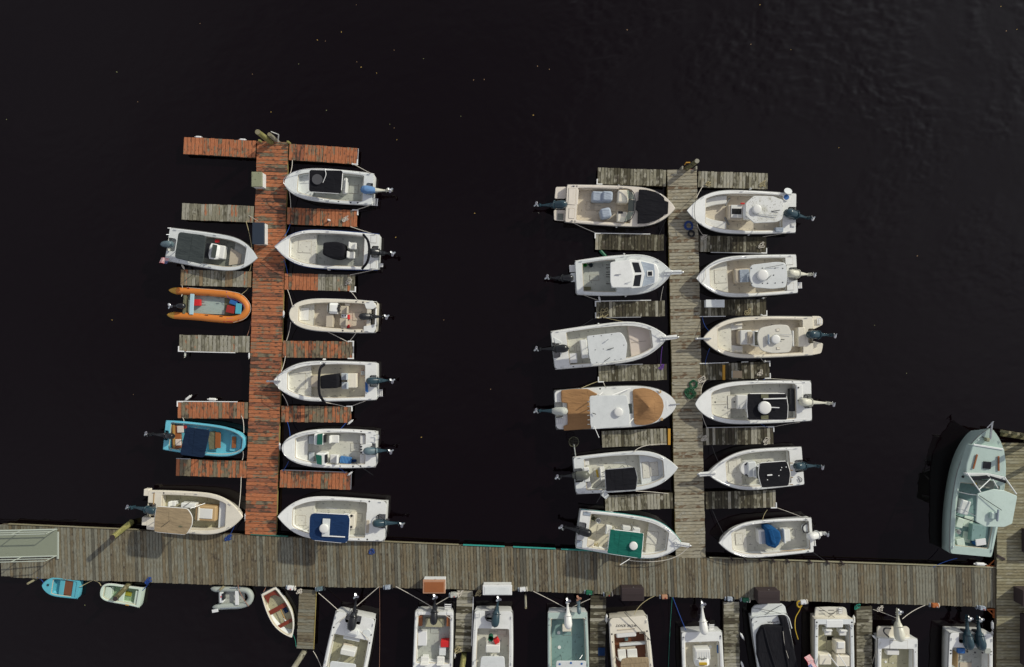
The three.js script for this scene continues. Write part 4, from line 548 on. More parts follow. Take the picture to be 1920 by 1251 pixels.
boat({ F, label: 'white boat with dark green T-top and aqua-striped hull', bow: [1700, 642], sa: [346, 190], sb: [286, 690], beam: 556, p: 2, hull: M.white, rub: M.rubAqua, deck: M.white, soleM: M.soleCream, tc: 0.68, hc: 0.55, castM: M.cream, ta: 0.1, gF: 0.24, pulpit: [1795, 664], rail: [0.5, 0.98], railH: 0.22, notch: [0.75, 0.45, -0.05] }, b => {
  b.top({ pts: [[742, 448], [1188, 500], [1155, 835], [703, 768]], h: 2.15, mat: M.greenC, rim: M.tubeW, r: 0.1, seams: [0.3, 0.62] }); b.radome([1056, 675], 54, 2.15); b.tube('antenna', M.tubeW, [[1005, 838, 2.1], [870, 922, 2.4]], 0.02, false);
  b.console([960, 640], 160, 190, 1.2); b.box('front_seat', M.cush, [1090, 470], 0.3, 0.85, 100, 80); b.box('cooler_seat', M.cush, [960, 435], 0.3, 0.75, 110, 60); b.seat([720, 450], 80, 110, 0.85, M.cush, -1, 0.3); for (const x of [870, 1020]) b.tube('top_frame', M.alu, [[x, 375, 1.2], [x + 40, 450, 1.9]], 0.025, false);
  b.hatch([1300, 560], 150, 170, 0.55); b.hatch([330, 640], 75, 90, b.hs + 0.012, M.coverGrey); b.hatch([430, 240], 100, 45, b.hs + 0.012, M.coverGrey); b.box('stern_seat', M.cream, [470, 640], 0.3, 0.66, 110, 110); b.motor([378, 490], [82, 405], M.motBlack, { k: 1.05 }); for (let i = 0; i < 6; i++) b.tube('rocket_rod_holder', M.chrome, [[722, 510 + i * 38, 2.1], [700, 512 + i * 38, 2.2]], 0.02, false);
});
bucket('dull green bucket by the outboard of the green-topped boat', F, [515, 305], 31, 0.31, 0.68, M.boxMold); bucket('white bucket beside the dull green bucket', F, [586, 335], 33, 0.31, 0.7, M.fend);
// ---- tan walkway, right side (bows to the left)
F = [1260, 290, 6.583];
boat({ F, label: 'white boat with stained white hardtop and open round livewell lid', bow: [185, 690], sa: [1532, 486], sb: [1530, 960], beam: 535, p: 2.15, soleM: M.soleTan, ta: 0.12, tf: 0.83, gF: 0.22, notch: [0.75, 0.5, 0], sr: 0.9 }, b => {
  b.top({ pts: [[1010, 508], [1250, 514], [1375, 560], [1375, 680], [1362, 795], [1300, 832], [1015, 845], [910, 750], [908, 600]], h: 2.2, mat: M.hardSp, r: 0.1, th: 0.1 }); b.radome([1058, 670], 55, 2.2); b.tube('antenna', M.alu, [[1055, 738, 2.25], [1300, 752, 2.3]], 0.022, false); b.tube('antenna', M.motBlack, [[1230, 700, 2.22], [1335, 685, 2.3]], 0.02, false);
  b.uSeat(M.cush, 0.62, 0.82, 0.6, 0.5); b.box('seat_trim', M.rubG, [690, 580], 0.5, 0.62, 18, 110, 0.02, -30); b.box('seat_trim', M.rubG, [680, 820], 0.5, 0.62, 18, 110, 0.02, 30); b.box('bow_step', M.white, [385, 690], 0.3, 0.8, 70, 150); b.box('anchor_well', M.hatchGlass, [332, 692], b.sheer(4) + 0.02, b.sheer(4) + 0.03, 26, 60, 0.004);
  b.box('front_seat', M.cushTan, [790, 712], 0.3, 0.8, 200, 190, 0.1); b.box('seat_pad', M.cush, [800, 700], 0.8, 0.86, 140, 160, 0.04); b.box('seat_panel', M.motBlack, [800, 700], 0.86, 0.875, 120, 70, 0.01); b.console([960, 690], 120, 200, 1.2); b.seat([1300, 690], 60, 210, 0.95, M.cush, -1, 0.3); b.box('red_flare', M.red, [875, 602], 0.9, 0.98, 48, 18, 0.01);
  b.disc('livewell_rim', M.white, [1415, 525], 44, 0.8, 0.9); b.disc('livewell', M.plBlue, [1415, 525], 33, 0.88, 0.91); { const m = b.disc('livewell_lid', M.cool, [1436, 452], 48, 0.95, 0.99); m.rotation.x = 0.5; } b.ladder([1500, 868], 55, 45, 0.86); b.box('side_cooler', M.coverGrey, [1330, 925], 0.6, 0.95, 95, 55, 0.03); b.motor([1515, 730], [1715, 792], M.motNavy, { k: 1.15 });
});
F = [1280, 450, 6.62];
boat({ F, label: 'white boat with long white hardtop and cream outboard', bow: [170, 476], sa: [1412, 184], sb: [1428, 655], beam: 512, p: 2.05, soleM: M.soleTan, tc: 0.67, hc: 0.58, castM: M.white, ta: 0.1, gF: 0.24, notch: [0.8, 0.5, 0], rail: [0.5, 0.95], railH: 0.1 }, b => {
  b.top({ pts: [[845, 310], [1170, 270], [1280, 282], [1305, 440], [1285, 590], [1110, 608], [865, 585], [828, 440]], h: 2.2, mat: M.hard, r: 0.2, th: 0.1 }); b.radome([1000, 435], 68, 2.2); b.tube('antenna', M.motBlack, [[1020, 350, 2.25], [1250, 305, 2.35]], 0.014, false); b.tube('antenna', M.motBlack, [[1100, 440, 2.25], [1040, 500, 2.3]], 0.014, false); b.dots(M.dot, [[855, 352], [990, 350], [1148, 350], [1243, 352], [858, 538], [992, 538], [1055, 538], [1150, 535], [1243, 527], [1130, 437]], 2.205, 0.7);
  b.box('front_seat', M.cushTan, [740, 445], 0.3, 0.8, 190, 185, 0.12); b.box('seat_pad', M.coverGrey, [770, 445], 0.8, 0.88, 120, 160, 0.04); b.console([950, 440], 130, 200, 1.2); b.seat([1200, 440], 70, 220, 0.95, M.cush, -1, 0.3); b.hatch([470, 455], 150, 160, 0.58); b.hatch([1320, 265], 90, 85, b.hs + 0.012); b.hatch([1335, 580], 80, 85, b.hs + 0.012); b.ladder([1455, 565], 55, 80); b.motor([1415, 416], [1612, 432], M.motCream, { k: 1.05 }); b.tube('anchor_line', M.rope, [[285, 350, 1.1], [280, 465, 1.12], [245, 525, 1.1]], 0.015);
});
F = [1280, 570, 6.62];
boat({ F, label: 'beige centre-console boat with rounded hardtop and twin swim platforms', bow: [250, 430], sa: [1622, 155], sb: [1616, 640], beam: 512, p: 2.15, hull: M.cream, deck: M.cream, soleM: M.soleTan, tc: 0.72, hc: 0.55, castM: M.cream, ta: 0.09, gF: 0.24, pulpit: [185, 432], pulpitM: M.alu, notch: [0.9, 0.3, 0] }, b => {
  b.top({ pts: [[950, 300], [1170, 255], [1320, 262], [1372, 430], [1345, 600], [1110, 612], [965, 575], [925, 430]], h: 2.2, mat: M.hardCr, r: 0.25, th: 0.12 }); b.radome([1165, 440], 55, 2.22); b.box('light_bar', M.coverGrey, [1072, 440], 2.25, 2.38, 20, 120, 0.03); b.tube('antenna', M.alu, [[1140, 378, 2.25], [1360, 380, 2.3]], 0.014, false); b.tube('antenna', M.motBlack, [[1215, 442, 2.25], [1265, 444, 2.3]], 0.02, false); b.hatch([1180, 325], 36, 24, 2.205); b.hatch([1185, 552], 36, 24, 2.205);
  b.uSeat(M.cush, 0.62, 0.72, 0.55, 0.45); b.box('front_seat', M.cushTan, [715, 415], 0.3, 0.75, 60, 180, 0.1); b.box('seat_pad', M.cush, [790, 415], 0.3, 0.88, 140, 180, 0.05); b.box('seat_back', M.cushTan, [838, 420], 0.88, 0.98, 60, 150, 0.03); b.console([940, 430], 110, 200, 1.2); b.seat([1330, 430], 60, 200, 0.95, M.cush, -1, 0.3); b.box('transom_bench', M.cream, [1480, 410], 0.3, 0.85, 90, 240, 0.04); b.box('side_step', M.cream, [700, 252], 0.3, 0.75, 90, 26); b.box('side_step', M.cream, [705, 590], 0.3, 0.75, 90, 26);
  b.platform([[1600, 150], [1705, 152], [1742, 190], [1740, 260], [1620, 318]]); b.platform([[1620, 460], [1745, 490], [1735, 560], [1720, 612], [1610, 635]]); b.ladder([1700, 215], 70, 75, 0.5); b.motor([1668, 382], [1865, 388], M.motNavy, { k: 1.1 });
});
F = [1280, 690, 6.62];
boat({ F, label: 'white boat with glossy black hardtop and large white radar dome', bow: [158, 450], sa: [1596, 178], sb: [1604, 640], beam: 532, p: 3.3, q: 0.75, soleM: M.sole, tc: 0.68, hc: 0.55, castM: M.cream, gF: 0.26, tf: 0.86, ta: 0.13, notch: [0.85, 0.5, 0], sternR: 0.14, holeR: 0.2 }, b => {
  b.top({ pts: [[808, 322], [1285, 320], [1310, 480], [1300, 645], [815, 648], [798, 480]], h: 2.15, mat: M.black, rim: M.tubeW, r: 0.12 }); b.radome([1026, 496], 78, 2.16); b.box('light_bar', M.tubeW, [1145, 382], 2.18, 2.24, 280, 13, 0.01); b.tube('antenna', M.tubeW, [[1100, 490, 2.25], [1200, 495, 2.3]], 0.03, false); b.box('top_pad', M.olive, [1020, 350], 2.16, 2.19, 90, 50, 0.01); b.box('top_pad', M.olive, [1020, 615], 2.16, 2.19, 90, 50, 0.01);
  b.box('front_seat', M.cush, [740, 425], 0.3, 0.8, 130, 175, 0.06); b.console([900, 480], 150, 200, 1.2); b.box('transom_bench', M.white, [1455, 380], 0.3, 0.85, 72, 340, 0.03); b.box('bench_pad', M.blackV, [1375, 400], 0.3, 0.66, 88, 280, 0.05); b.hatch([610, 425], 100, 160, 0.56); b.hatch([450, 440], 190, 30, 0.55); b.dots(M.dot, [[1438, 245], [1438, 402], [403, 425], [643, 422]], 0.86, 1.0); b.motor([1570, 430], [1858, 440], M.motCream, { k: 1.05 }); b.tube('motor_hose', M.tubeB, [[1500, 380, 0.95], [1515, 340, 1.0], [1550, 345, 1.0], [1545, 380, 0.95]], 0.028);
});
F = [1290, 820, 7.11];
boat({ F, label: 'white boat with black lace-edged top and narrow flared bow', bow: [255, 490], sa: [1520, 138], sb: [1546, 622], beam: 540, p: 1.2, tm: 0.45, soleM: M.sole, tc: 0.62, hc: 0.58, castM: M.white, tf: 0.8, gF: 0.2, holeR: 0.2, pulpit: [150, 492], ta: 0.13, rail: [0.5, 0.98], railH: 0.2, notch: [0.75, 0.5, 0] }, b => {
  b.top({ pts: [[955, 345], [1320, 318], [1368, 480], [1345, 650], [985, 675], [938, 500]], h: 2.15, mat: M.black, rim: M.rubW, r: 0.15, rimR: 0.035 }); b.box('roof_light', M.tubeW, [1092, 506], 2.16, 2.22, 65, 16, 0.01); b.dots(M.tubeW, [[1213, 512], [1250, 404], [1310, 398], [1237, 437], [1060, 568]], 2.155, 0.6);
  b.disc('console_front', M.white, [800, 420], 95, 0.3, 0.9); b.box('console_seat', M.cool, [860, 430], 0.3, 1.05, 110, 200, 0.05); b.dots(M.dot, [[768, 362], [788, 347], [818, 350], [775, 503], [797, 515], [828, 512]], 0.905, 1.1); b.console([960, 470], 120, 190, 1.2); b.hatch([478, 450], 90, 110, 0.58); b.hatch([595, 390], 110, 170, 0.58); for (let i = 0; i < 4; i++) b.tube('rocket_rod_holder', M.woodY, [[1362, 345 + i * 95, 2.0], [1400, 345 + i * 96, 2.1]], 0.025, false); b.seat([1240, 480], 60, 200, 0.95, M.cush, -1, 0.3); b.motor([1535, 392], [1768, 382], M.motNavy); b.tube('stern_rope', M.ropeK, [[1470, 520, 0.85], [1520, 560, 0.87], [1500, 600, 0.86], [1470, 550, 0.86]], 0.02);
});
F = [1310, 940, 7.11];
boat({ F, label: 'white open boat with blue canvas console cover', bow: [270, 555], sa: [1506, 220], sb: [1532, 680], beam: 492, p: 2, soleM: M.sole, tc: 0.68, hc: 0.55, castM: M.white, g: 0.16, gF: 0.2, ta: 0.03, tf: 0.86, notch: null, rail: [0.6, 0.97], railH: 0.14, rh: [0.06, 0.4] }, b => {
  b.plate('console_cover', M.blueC, [[905, 355], [965, 342], [1040, 370], [1095, 415], [1112, 500], [1075, 590], [1030, 635], [925, 600], [915, 500]], 1.35, 1.0, 0.06, undefined, 0.12); b.box('cover_peak', M.blueC, [985, 480], 1.3, 1.44, 60, 200, 0.07, 12); b.box('front_seat', M.white, [850, 480], 0.3, 0.95, 90, 185, 0.05); b.box('seat_pad', M.coverGrey, [870, 490], 0.95, 1.0, 55, 160, 0.03); b.box('helm_bench', M.cush, [1170, 460], 0.3, 0.85, 110, 160, 0.05); b.box('bench_back', M.cool, [1150, 470], 0.85, 1.2, 22, 190, 0.03); b.hatch([540, 505], 95, 150, 0.56);
  b.disc('splash_well', M.cool, [1440, 360], 48, 0.4, 0.7); b.tube('motor_hose', M.tubeB, [[1455, 285, 0.8], [1390, 340, 0.85], [1410, 415, 0.85], [1480, 415, 0.85]], 0.04); b.motor([1570, 468], [1692, 425], M.motWhite, { k: 1.0, y: 1.0 }); b.ladder([1530, 560], 70, 80); b.tube('oar', M.woodY, [[1090, 665, 0.86], [1420, 640, 0.9]], 0.02, false);
});
// ---- big cabin boat alongside the timber deck
F = [1730, 770, 4.17];
boat({ F, name: 'cabin_boat', label: 'large pale blue-green cabin cruiser moored along the timber deck', bow: [535, 138], sa: [222, 1112], sb: [537, 1152], beam: 385, p: 3.0, q: 0.85, tm: 0.45, hull: M.seaw, deck: M.seaw, soleM: M.soleTeal, liner: M.seaw, hs: 1.05, hb: 1.75, sr: 0.84, ta: 0.06, tf: 0.56, g: 0.28, notch: null, anchor: false, rub: M.rubG, sole: 0.5, cl: [0.05, 0.5, 0.9], rh: [0.1, 0.2, 0.36], sternR: 0.12 }, b => {
  b.plate('cabin_trunk', M.seaw, [[395, 268], [640, 295], [650, 420], [650, 520], [510, 490], [340, 488], [345, 420]], 1.95, 0.6, 0.12, undefined, 0.05); b.box('trunk_lip', M.cool, [515, 285], 1.95, 2.0, 14, 230, 0.02, -4); b.box('grab_rail', M.wood, [415, 400], 1.98, 2.04, 115, 12, 0.02, -10); b.box('grab_rail', M.wood, [598, 415], 1.98, 2.04, 115, 12, 0.02, 6); b.box('deck_hatch', M.hatchGlass, [508, 428], 1.95, 2.02, 55, 58, 0.02);
  b.plate('windscreen_base', M.cool, [[335, 488], [510, 490], [650, 520], [665, 550], [515, 515], [350, 510]], 2.05, 0.25, 0.03); b.plate('windscreen', M.hatchGlass, [[375, 518], [505, 505], [535, 530], [400, 548]], 2.2, 0.03, 0.02); b.plate('windscreen', M.hatchGlass, [[525, 508], [650, 545], [665, 575], [540, 535]], 2.2, 0.03, 0.02); b.tube('windscreen_frame', M.cool, [[345, 485, 2.0], [455, 640, 2.8]], 0.04, false); b.tube('windscreen_frame', M.cool, [[440, 620, 2.7], [530, 535, 2.2]], 0.03, false); b.tube('windscreen_frame', M.cool, [[550, 540, 2.2], [590, 610, 2.8]], 0.03, false); b.tube('windscreen_frame', M.cool, [[640, 520, 2.1], [735, 655, 2.8]], 0.04, false);
  b.top({ pts: [[432, 650], [560, 615], [640, 625], [742, 668], [702, 885], [640, 912], [490, 908], [418, 868]], h: 2.85, mat: M.hardSea, r: 0.08, th: 0.1, lw: 1.1, lh: 1.05, legM: M.tubeW }); b.box('radar_base', M.seaw, [565, 825], 2.85, 3.05, 55, 55, 0.08); b.box('radar_bar', M.coverGrey, [593, 822], 3.05, 3.15, 88, 10, 0.02); b.tube('antenna', M.motBlack, [[445, 665, 2.9], [620, 780, 3.0]], 0.02, false); b.tube('rail_hose', M.motBlack, [[255, 820, 1.1], [350, 850, 1.5], [440, 880, 2.2]], 0.03);
  b.box('engine_box', M.soleTeal, [450, 960], 0.5, 0.9, 130, 130, 0.03); b.box('deck_hatch', M.palegrn, [360, 870], 0.5, 0.56, 85, 75, 0.02, -4); b.box('deck_hatch', M.palegrn, [348, 990], 0.5, 0.56, 85, 65, 0.02, -4); b.box('helm_seat', M.cool, [335, 760], 0.5, 1.3, 110, 70, 0.06, -10); b.box('side_locker', M.palegrn, [295, 880], 0.5, 0.95, 75, 55, 0.04, -10); b.disc('yellow_jug', M.yellow, [445, 578], 22, 1.2, 1.5); b.box('helm_console', M.soleDk, [500, 580], 0.9, 1.6, 60, 130, 0.05);
  b.box('anchor_winch', M.boxMold, [515, 230], 1.7, 1.95, 30, 30, 0.06); b.tube('anchor', M.alu, [[530, 225, 1.9], [538, 140, 1.9], [545, 90, 1.95]], 0.06, false); b.tube('anchor_fluke', M.alu, [[505, 135, 1.9], [555, 85, 1.95]], 0.035, false); b.tube('bow_cleat', M.motBlack, [[465, 205, 1.72], [485, 215, 1.72]], 0.03, false); b.disc('fuel_cap', M.motBlack, [318, 518], 10, 1.15, 1.36);
});
item('cooler', 'blue and white cooler in the cockpit of the cabin cruiser', 'cooler', F, [458, 1030], 0.52, 0.98, 78, 50, M.plBlue, { lid: M.fend, rot: 8 }); bucket('white bucket at the side of the cabin cruiser cockpit', F, [285, 950], 17, 0.52, 0.9, M.fend);
item('gear_crate', 'pale crate leaning in the stern of the cabin cruiser', 'crate', F, [300, 1035], 0.52, 0.95, 60, 62, M.palegrn, { rot: 12 }); item('gear_crate', 'flat pale box at the transom of the cabin cruiser', 'crate', F, [462, 1098], 0.52, 0.8, 85, 45, M.palegrn, { rot: -6 }); item('gear_crate', 'white tray between crates at the cabin cruiser stern', 'crate', F, [375, 1098], 0.52, 0.75, 80, 36, M.fend, { rot: -6 });
// ---- boats below the pier (bows point down, out of the frame)
const low = { g: 0.2, hb: 1.1 };
F = [590, 1080, 7.32];
boat({ F, ...low, label: 'greyish-white boat tied stern-to by crossed ropes, black outboard', bow: [270, 1940], sa: [297, 500], sb: [828, 578], beam: 590, deck: M.white, soleM: M.soleOlive, ta: 0.22, notch: [0.95, 0.55, 0.1], sternR: 0.2, rub: M.rubW }, b => {
  b.box('transom_box', M.cool, [510, 775], 0.8, 1.0, 75, 180, 0.04); b.box('box_lid', M.white, [500, 770], 1.0, 1.04, 45, 150, 0.02); b.box('stern_seat', M.cool, [505, 860], 0.3, 0.66, 60, 230, 0.04); b.box('helm_seat', M.cush, [450, 1060], 0.3, 1.0, 80, 200, 0.05); b.box('tan_pad', M.cushTan, [450, 970], 0.3, 0.4, 80, 130, 0.03); b.top({ pts: [[215, 1170], [570, 1215], [530, 1500], [170, 1450]], h: 2.1, mat: M.hard, r: 0.15 }); b.disc('livewell', M.cool, [715, 790], 55, 0.7, 0.86); b.motor([512, 625], [580, 250], M.motBlack, { k: 1.15 });
});
F = [740, 1070, 6.91];
boat({ F, ...low, label: 'white open fishing boat with red box and white cooler', bow: [470, 1900], sa: [262, 532], sb: [765, 542], beam: 512, soleM: M.soleGrey, g: 0.18, ta: 0.03, notch: null, tf: 0.5, sr: 0.97 }, b => {
  b.box('stern_corner', M.white, [330, 555], 0.5, 0.84, 40, 60, 0.02); b.box('stern_corner', M.white, [715, 560], 0.5, 0.84, 40, 80, 0.02); b.box('wood_panel', M.wood, [330, 650], 0.5, 0.7, 140, 55, 0.01); b.box('wood_panel', M.wood, [695, 655], 0.5, 0.7, 140, 45, 0.01); b.box('battery_shelf', M.soleOlive, [520, 680], 0.3, 0.5, 110, 250, 0.02); b.seat([390, 1160], 80, 110, 0.8, M.cush, 1, 0.4); b.seat([595, 1160], 80, 100, 0.8, M.cush, 1, 0.4); b.box('side_box', M.cool, [620, 1040], 0.3, 0.66, 130, 90, 0.03); b.motor([505, 600], [525, 320], M.motBlack); b.ladder([690, 470], 85, 95);
});
item('cooler', 'long white cooler beside the rail of the open fishing boat', 'cooler', F, [355, 885], 0.31, 0.72, 112, 178, M.fend, { handle: true }); item('tackle_box', 'bright red box in the open fishing boat below the brown box', 'box', F, [655, 955], 0.31, 0.75, 118, 82, M.red);
boat({ F, ...low, label: 'white boat with green and red gear behind its helm seat', bow: [1250, 1900], sa: [1035, 515], sb: [1528, 535], beam: 530, soleM: M.sole, g: 0.24, ta: 0.17, notch: [0.85, 0.55, 0.1], sternR: 0.15, rh: [0.19, 0.21, 0.33, 0.37, 0.43] }, b => {
  b.top({ pts: [[1120, 1115], [1420, 1115], [1440, 1400], [1090, 1400]], h: 2.1, mat: M.hard, r: 0.15 }); b.box('helm_seat', M.cush, [1270, 1020], 0.3, 1.0, 100, 185, 0.06); b.console([1270, 1240], 120, 170, 1.2); b.hatch([1390, 800], 60, 120, 0.306, M.sole); b.ladder([1070, 580], 60, 60, 0.86); b.motor([1310, 620], [1345, 350], M.motNavy, { k: 1.1 }); b.tube('motor_hose', M.tubeB, [[1250, 660, 0.95], [1190, 640, 1.0], [1190, 580, 1.0], [1240, 560, 0.95]], 0.035);
});
bucket('green bucket behind the helm seat beside red cans', F, [1245, 885], 34, 0.6, 1.05, M.greenD); item('fuel_can', 'red gas can beside the green bucket', 'fuel can', F, [1318, 920], 0.6, 0.95, 62, 62, M.red, { rot: 30 });
F = [970, 1080, 6.857];
boat({ F, ...low, label: 'blue-grey work boat with white outboard and small kicker motor', bow: [672, 1830], sa: [392, 472], sb: [900, 470], beam: 525, deck: M.seaw, hull: M.cool, liner: M.seaw, soleM: M.soleTeal, g: 0.17, ta: 0.06, notch: null, sr: 0.96, rh: [0.12, 0.23, 0.36] }, b => {
  b.top({ pts: [[500, 1095], [885, 1095], [890, 1450], [490, 1450]], h: 2.1, mat: M.hard, r: 0.12 }); b.dots(M.plBlue, [[545, 1135], [828, 1130], [690, 1120]], 2.105, 1.2); b.disc('deck_plate', M.white, [532, 732], 22, 0.3, 0.33); b.disc('deck_plate', M.white, [540, 920], 22, 0.3, 0.33); b.box('splash_box', M.cream, [635, 680], 0.3, 0.6, 80, 115, 0.04); b.motor([655, 575], [645, 300], M.motWhite, { k: 1.05 }); b.motor([795, 440], [780, 280], M.motGrey, { k: 0.55, prop: M.ropeR }); b.tube('ladder_rail', M.alu, [[835, 1020, 1.0], [800, 1070, 1.2]], 0.03, false); b.console([690, 1240], 100, 160, 1.2);
});
const b5 = boat({ F, ...low, label: 'white sport boat lettered WINE KNOT on its stern deck', bow: [1540, 1810], sa: [1185, 535], sb: [1662, 522], beam: 520, deck: M.cream, hull: M.cream, soleM: M.soleWood, g: 0.22, ta: 0.16, notch: null, sternR: 0.2, rub: M.rubW, sr: 0.93, hs: 0.85 }, b => {
  b.box('stern_bench', M.cush, [1400, 740], 0.3, 0.85, 110, 260, 0.08); b.box('tan_trim', M.cushTan, [1400, 690], 0.8, 0.9, 14, 230, 0.02); b.box('walkthrough', M.soleCream, [1610, 700], 0.3, 0.6, 90, 90, 0.03); b.box('table', M.hard, [1495, 880], 0.5, 0.72, 30, 360, 0.02); b.seat([1345, 1005], 110, 105, 0.75, M.cush, 1, 0.4); b.seat([1478, 1000], 110, 130, 0.75, M.cush, 1, 0.4); b.box('side_pad', M.cushTan, [1420, 930], 0.3, 0.6, 40, 200, 0.03); b.top({ n: 'bimini', pts: [[1335, 1075], [1430, 1052], [1690, 1050], [1705, 1350], [1320, 1350]], h: 2.05, mat: M.tanC, r: 0.15, lw: 0.9, lh: 0.85, seams: [0.25, 0.5, 0.75] }); b.tube('boat_hook', M.tubeB, [[1375, 470, 1.1], [1710, 830, 1.0]], 0.022, false); b.box('cup_holder', M.soleTeal, [1405, 815], 0.3, 0.46, 40, 40, 0.01);
});
F = [1240, 1080, 7.315];
boat({ F, ...low, label: 'white console boat with ribbed seat, white outboard and yellow cloth', bow: [620, 2160], sa: [278, 770], sb: [832, 766], beam: 570, deck: M.white, soleM: M.soleCream, g: 0.2, ta: 0.1, notch: null, sternR: 0.12, rh: [0.05, 0.16, 0.25, 0.34], sr: 0.97 }, b => {
  b.box('helm_seat', M.cush, [570, 1085], 0.3, 1.0, 150, 210, 0.06); for (let i = 0; i < 6; i++) b.box('seat_rib', M.hard, [490 + i * 34, 1095], 1.0, 1.015, 100, 8, 0.003); b.console([575, 1220], 120, 200, 1.2, M.white, {}); b.disc('deck_plate', M.white, [672, 975], 22, 0.3, 0.32); b.disc('deck_plate', M.white, [535, 905], 20, 0.3, 0.32); b.motor([590, 690], [555, 360], M.motWhite, { k: 1.05 }); b.ladder([690, 700], 80, 80); b.box('side_bag', M.plBlue, [780, 1010], 0.5, 0.6, 110, 26, 0.03);
});
item('rolled_cloth', 'yellow rolled cloth on the console below the ribbed seat', 'cloth', F, [575, 1210], 1.2, 1.3, 105, 34, M.yellow, { r: 0.05 });
boat({ F, ...low, label: 'white boat under a long black tarpaulin with script lettering aft', bow: [1690, 1840], sa: [1236, 560], sb: [1722, 545], beam: 530, deck: M.cool, hull: M.cool, noHole: true, notch: null, sternR: 0.2, hs: 0.85, anchor: false, rub: M.rubG, sr: 0.94 }, b => {
  b.platform([[1245, 450], [1290, 405], [1420, 388], [1660, 385], [1700, 420], [1730, 560], [1236, 570]], 0.5); b.plate('tarpaulin', M.black, [[1385, 700], [1470, 685], [1660, 690], [1620, 560], [1720, 560], [1760, 700], [1880, 1251], [1950, 1700], [1500, 1700], [1320, 1100], [1315, 830]], 1.15, 0.4, 0.1, undefined, 0.08); for (const [x0, x1] of [[1400, 1560], [1670, 1740]]) b.tube('tarp_ridge', M.black, [[x0, 700, 1.14], [(x0 + x1) / 2 - 10, 960, 1.18], [x1, 1251, 1.16]], 0.06); b.tube('rail_pipe', M.cool, [[1250, 600, 0.88], [1300, 560, 0.92], [1500, 540, 0.94], [1720, 545, 0.92], [1790, 720, 0.9]], 0.035); b.tube('script_mark', M.motBlack, [...Array(15).keys()].map(i => [1460 + i * 10.5, 634 + (i % 2 ? 9 : -7) - (i > 11 ? 6 : 0), 0.87]), 0.012); b.dots(M.redDk, [[1532, 648]], 0.87, 0.4); b.tube('tarp_edge_rope', M.rope, [[1670, 760, 1.2], [1700, 980, 1.22], [1745, 1130, 1.2]], 0.012);
});
F = [1480, 1090, 7.385];
boat({ F, ...low, label: 'cream boat with slotted swim platform, two stern chairs and a flag', bow: [640, 1960], sa: [352, 518], sb: [895, 535], beam: 548, hull: M.cream, deck: M.cool, soleM: M.soleOlive, g: 0.2, ta: 0.05, notch: null, hs: 0.95, sr: 0.97, rh: [0.03, 0.17, 0.25, 0.33] }, b => {
  b.platform([[368, 368], [560, 360], [760, 365], [790, 380], [812, 510], [350, 512]], 0.5, M.hardCr); for (const p of [[455, 408], [580, 403], [450, 455], [580, 448]]) b.box('drain_slot', M.hatchGlass, p, 0.5, 0.504, 8, 85, 0.002); b.ladder([708, 410], 90, 55, 0.56); b.box('live_well', M.white, [630, 590], 0.3, 0.98, 110, 235, 0.05); b.seat([540, 710], 85, 95, 0.85, M.cush, -1, 0.2); b.seat([745, 715], 85, 100, 0.85, M.cush, -1, 0.2); b.box('helm_seat_box', M.cream, [715, 920], 0.3, 0.9, 170, 130, 0.05); b.box('helm_seat_pad', M.cush, [720, 890], 0.9, 1.0, 90, 100, 0.05); b.box('bench', M.cream, [500, 1090], 0.3, 0.9, 140, 170, 0.05); b.box('bench', M.cream, [745, 1110], 0.3, 0.95, 150, 190, 0.06); b.hatch([570, 860], 210, 110, 0.306, M.soleOlive); b.tube('windscreen_frame', M.tubeW, [[540, 1010, 1.3], [680, 1189, 1.9]], 0.03, false); b.tube('windscreen_frame', M.tubeW, [[680, 1010, 1.3], [800, 1189, 1.9]], 0.03, false); b.tube('flag_staff', M.chrome, [[380, 1080, 1.0], [300, 1100, 1.7]], 0.014, false);
});
boat({ F, ...low, label: 'white boat with cream motor bracket and pale grey outboard', bow: [1515, 2220], sa: [1228, 792], sb: [1782, 800], beam: 558, soleM: M.soleOlive, g: 0.22, ta: 0.1, notch: null, rh: [0.13, 0.165, 0.25], sr: 0.98 }, b => {
  b.platform([[1240, 630], [1640, 632], [1665, 660], [1670, 790], [1222, 792], [1225, 650]], 0.55, M.cream); b.hatch([1515, 880], 110, 240, b.hs + 0.012); b.box('stern_pad', M.cush, [1440, 990], 0.3, 0.66, 70, 170, 0.04); b.disc('deck_plate', M.white, [1437, 1115], 24, 0.3, 0.33); b.disc('deck_plate', M.white, [1337, 1118], 17, 0.3, 0.33); b.motor([1545, 700], [1500, 400], M.motCream, { k: 1.2 }); b.tube('motor_hose', M.tubeB, [[1410, 655, 1.0], [1320, 655, 1.0], [1310, 700, 0.95], [1380, 775, 0.9]], 0.045);
});
F = [1700, 1050, 6.22];
boat({ F, ...low, label: 'white boat with twin dark outboards beside the timber deck', bow: [740, 2080], sa: [508, 842], sb: [1003, 872], beam: 520, soleM: M.soleGrey, g: 0.2, ta: 0.14, notch: [1.5, 0.62, 0], sternR: 0.18, hs: 0.95, sr: 0.96, rh: [0.17, 0.2] }, b => {
  b.box('bait_well', M.soleGrey, [950, 1065], 0.9, 0.99, 62, 70, 0.03); b.box('cushion', M.plBlue, [645, 1065], 0.8, 0.99, 60, 85, 0.04); b.box('tan_wall', M.tanRim, [598, 1180], 0.4, 0.92, 180, 8, 0.005); b.box('tan_wall', M.tanRim, [970, 1190], 0.4, 0.92, 180, 12, 0.005); b.box('floor_mat', M.cushTan, [690, 1230], 0.31, 0.34, 60, 140, 0.01); b.dots(M.dot, [[707, 1040], [707, 1070], [885, 1052], [885, 1082], [798, 1080]], 0.975, 1.2);
  b.motor([745, 940], [705, 660], M.motNavy, { k: 1.15 }); b.motor([885, 945], [832, 670], M.motNavy, { k: 1.15 });
});
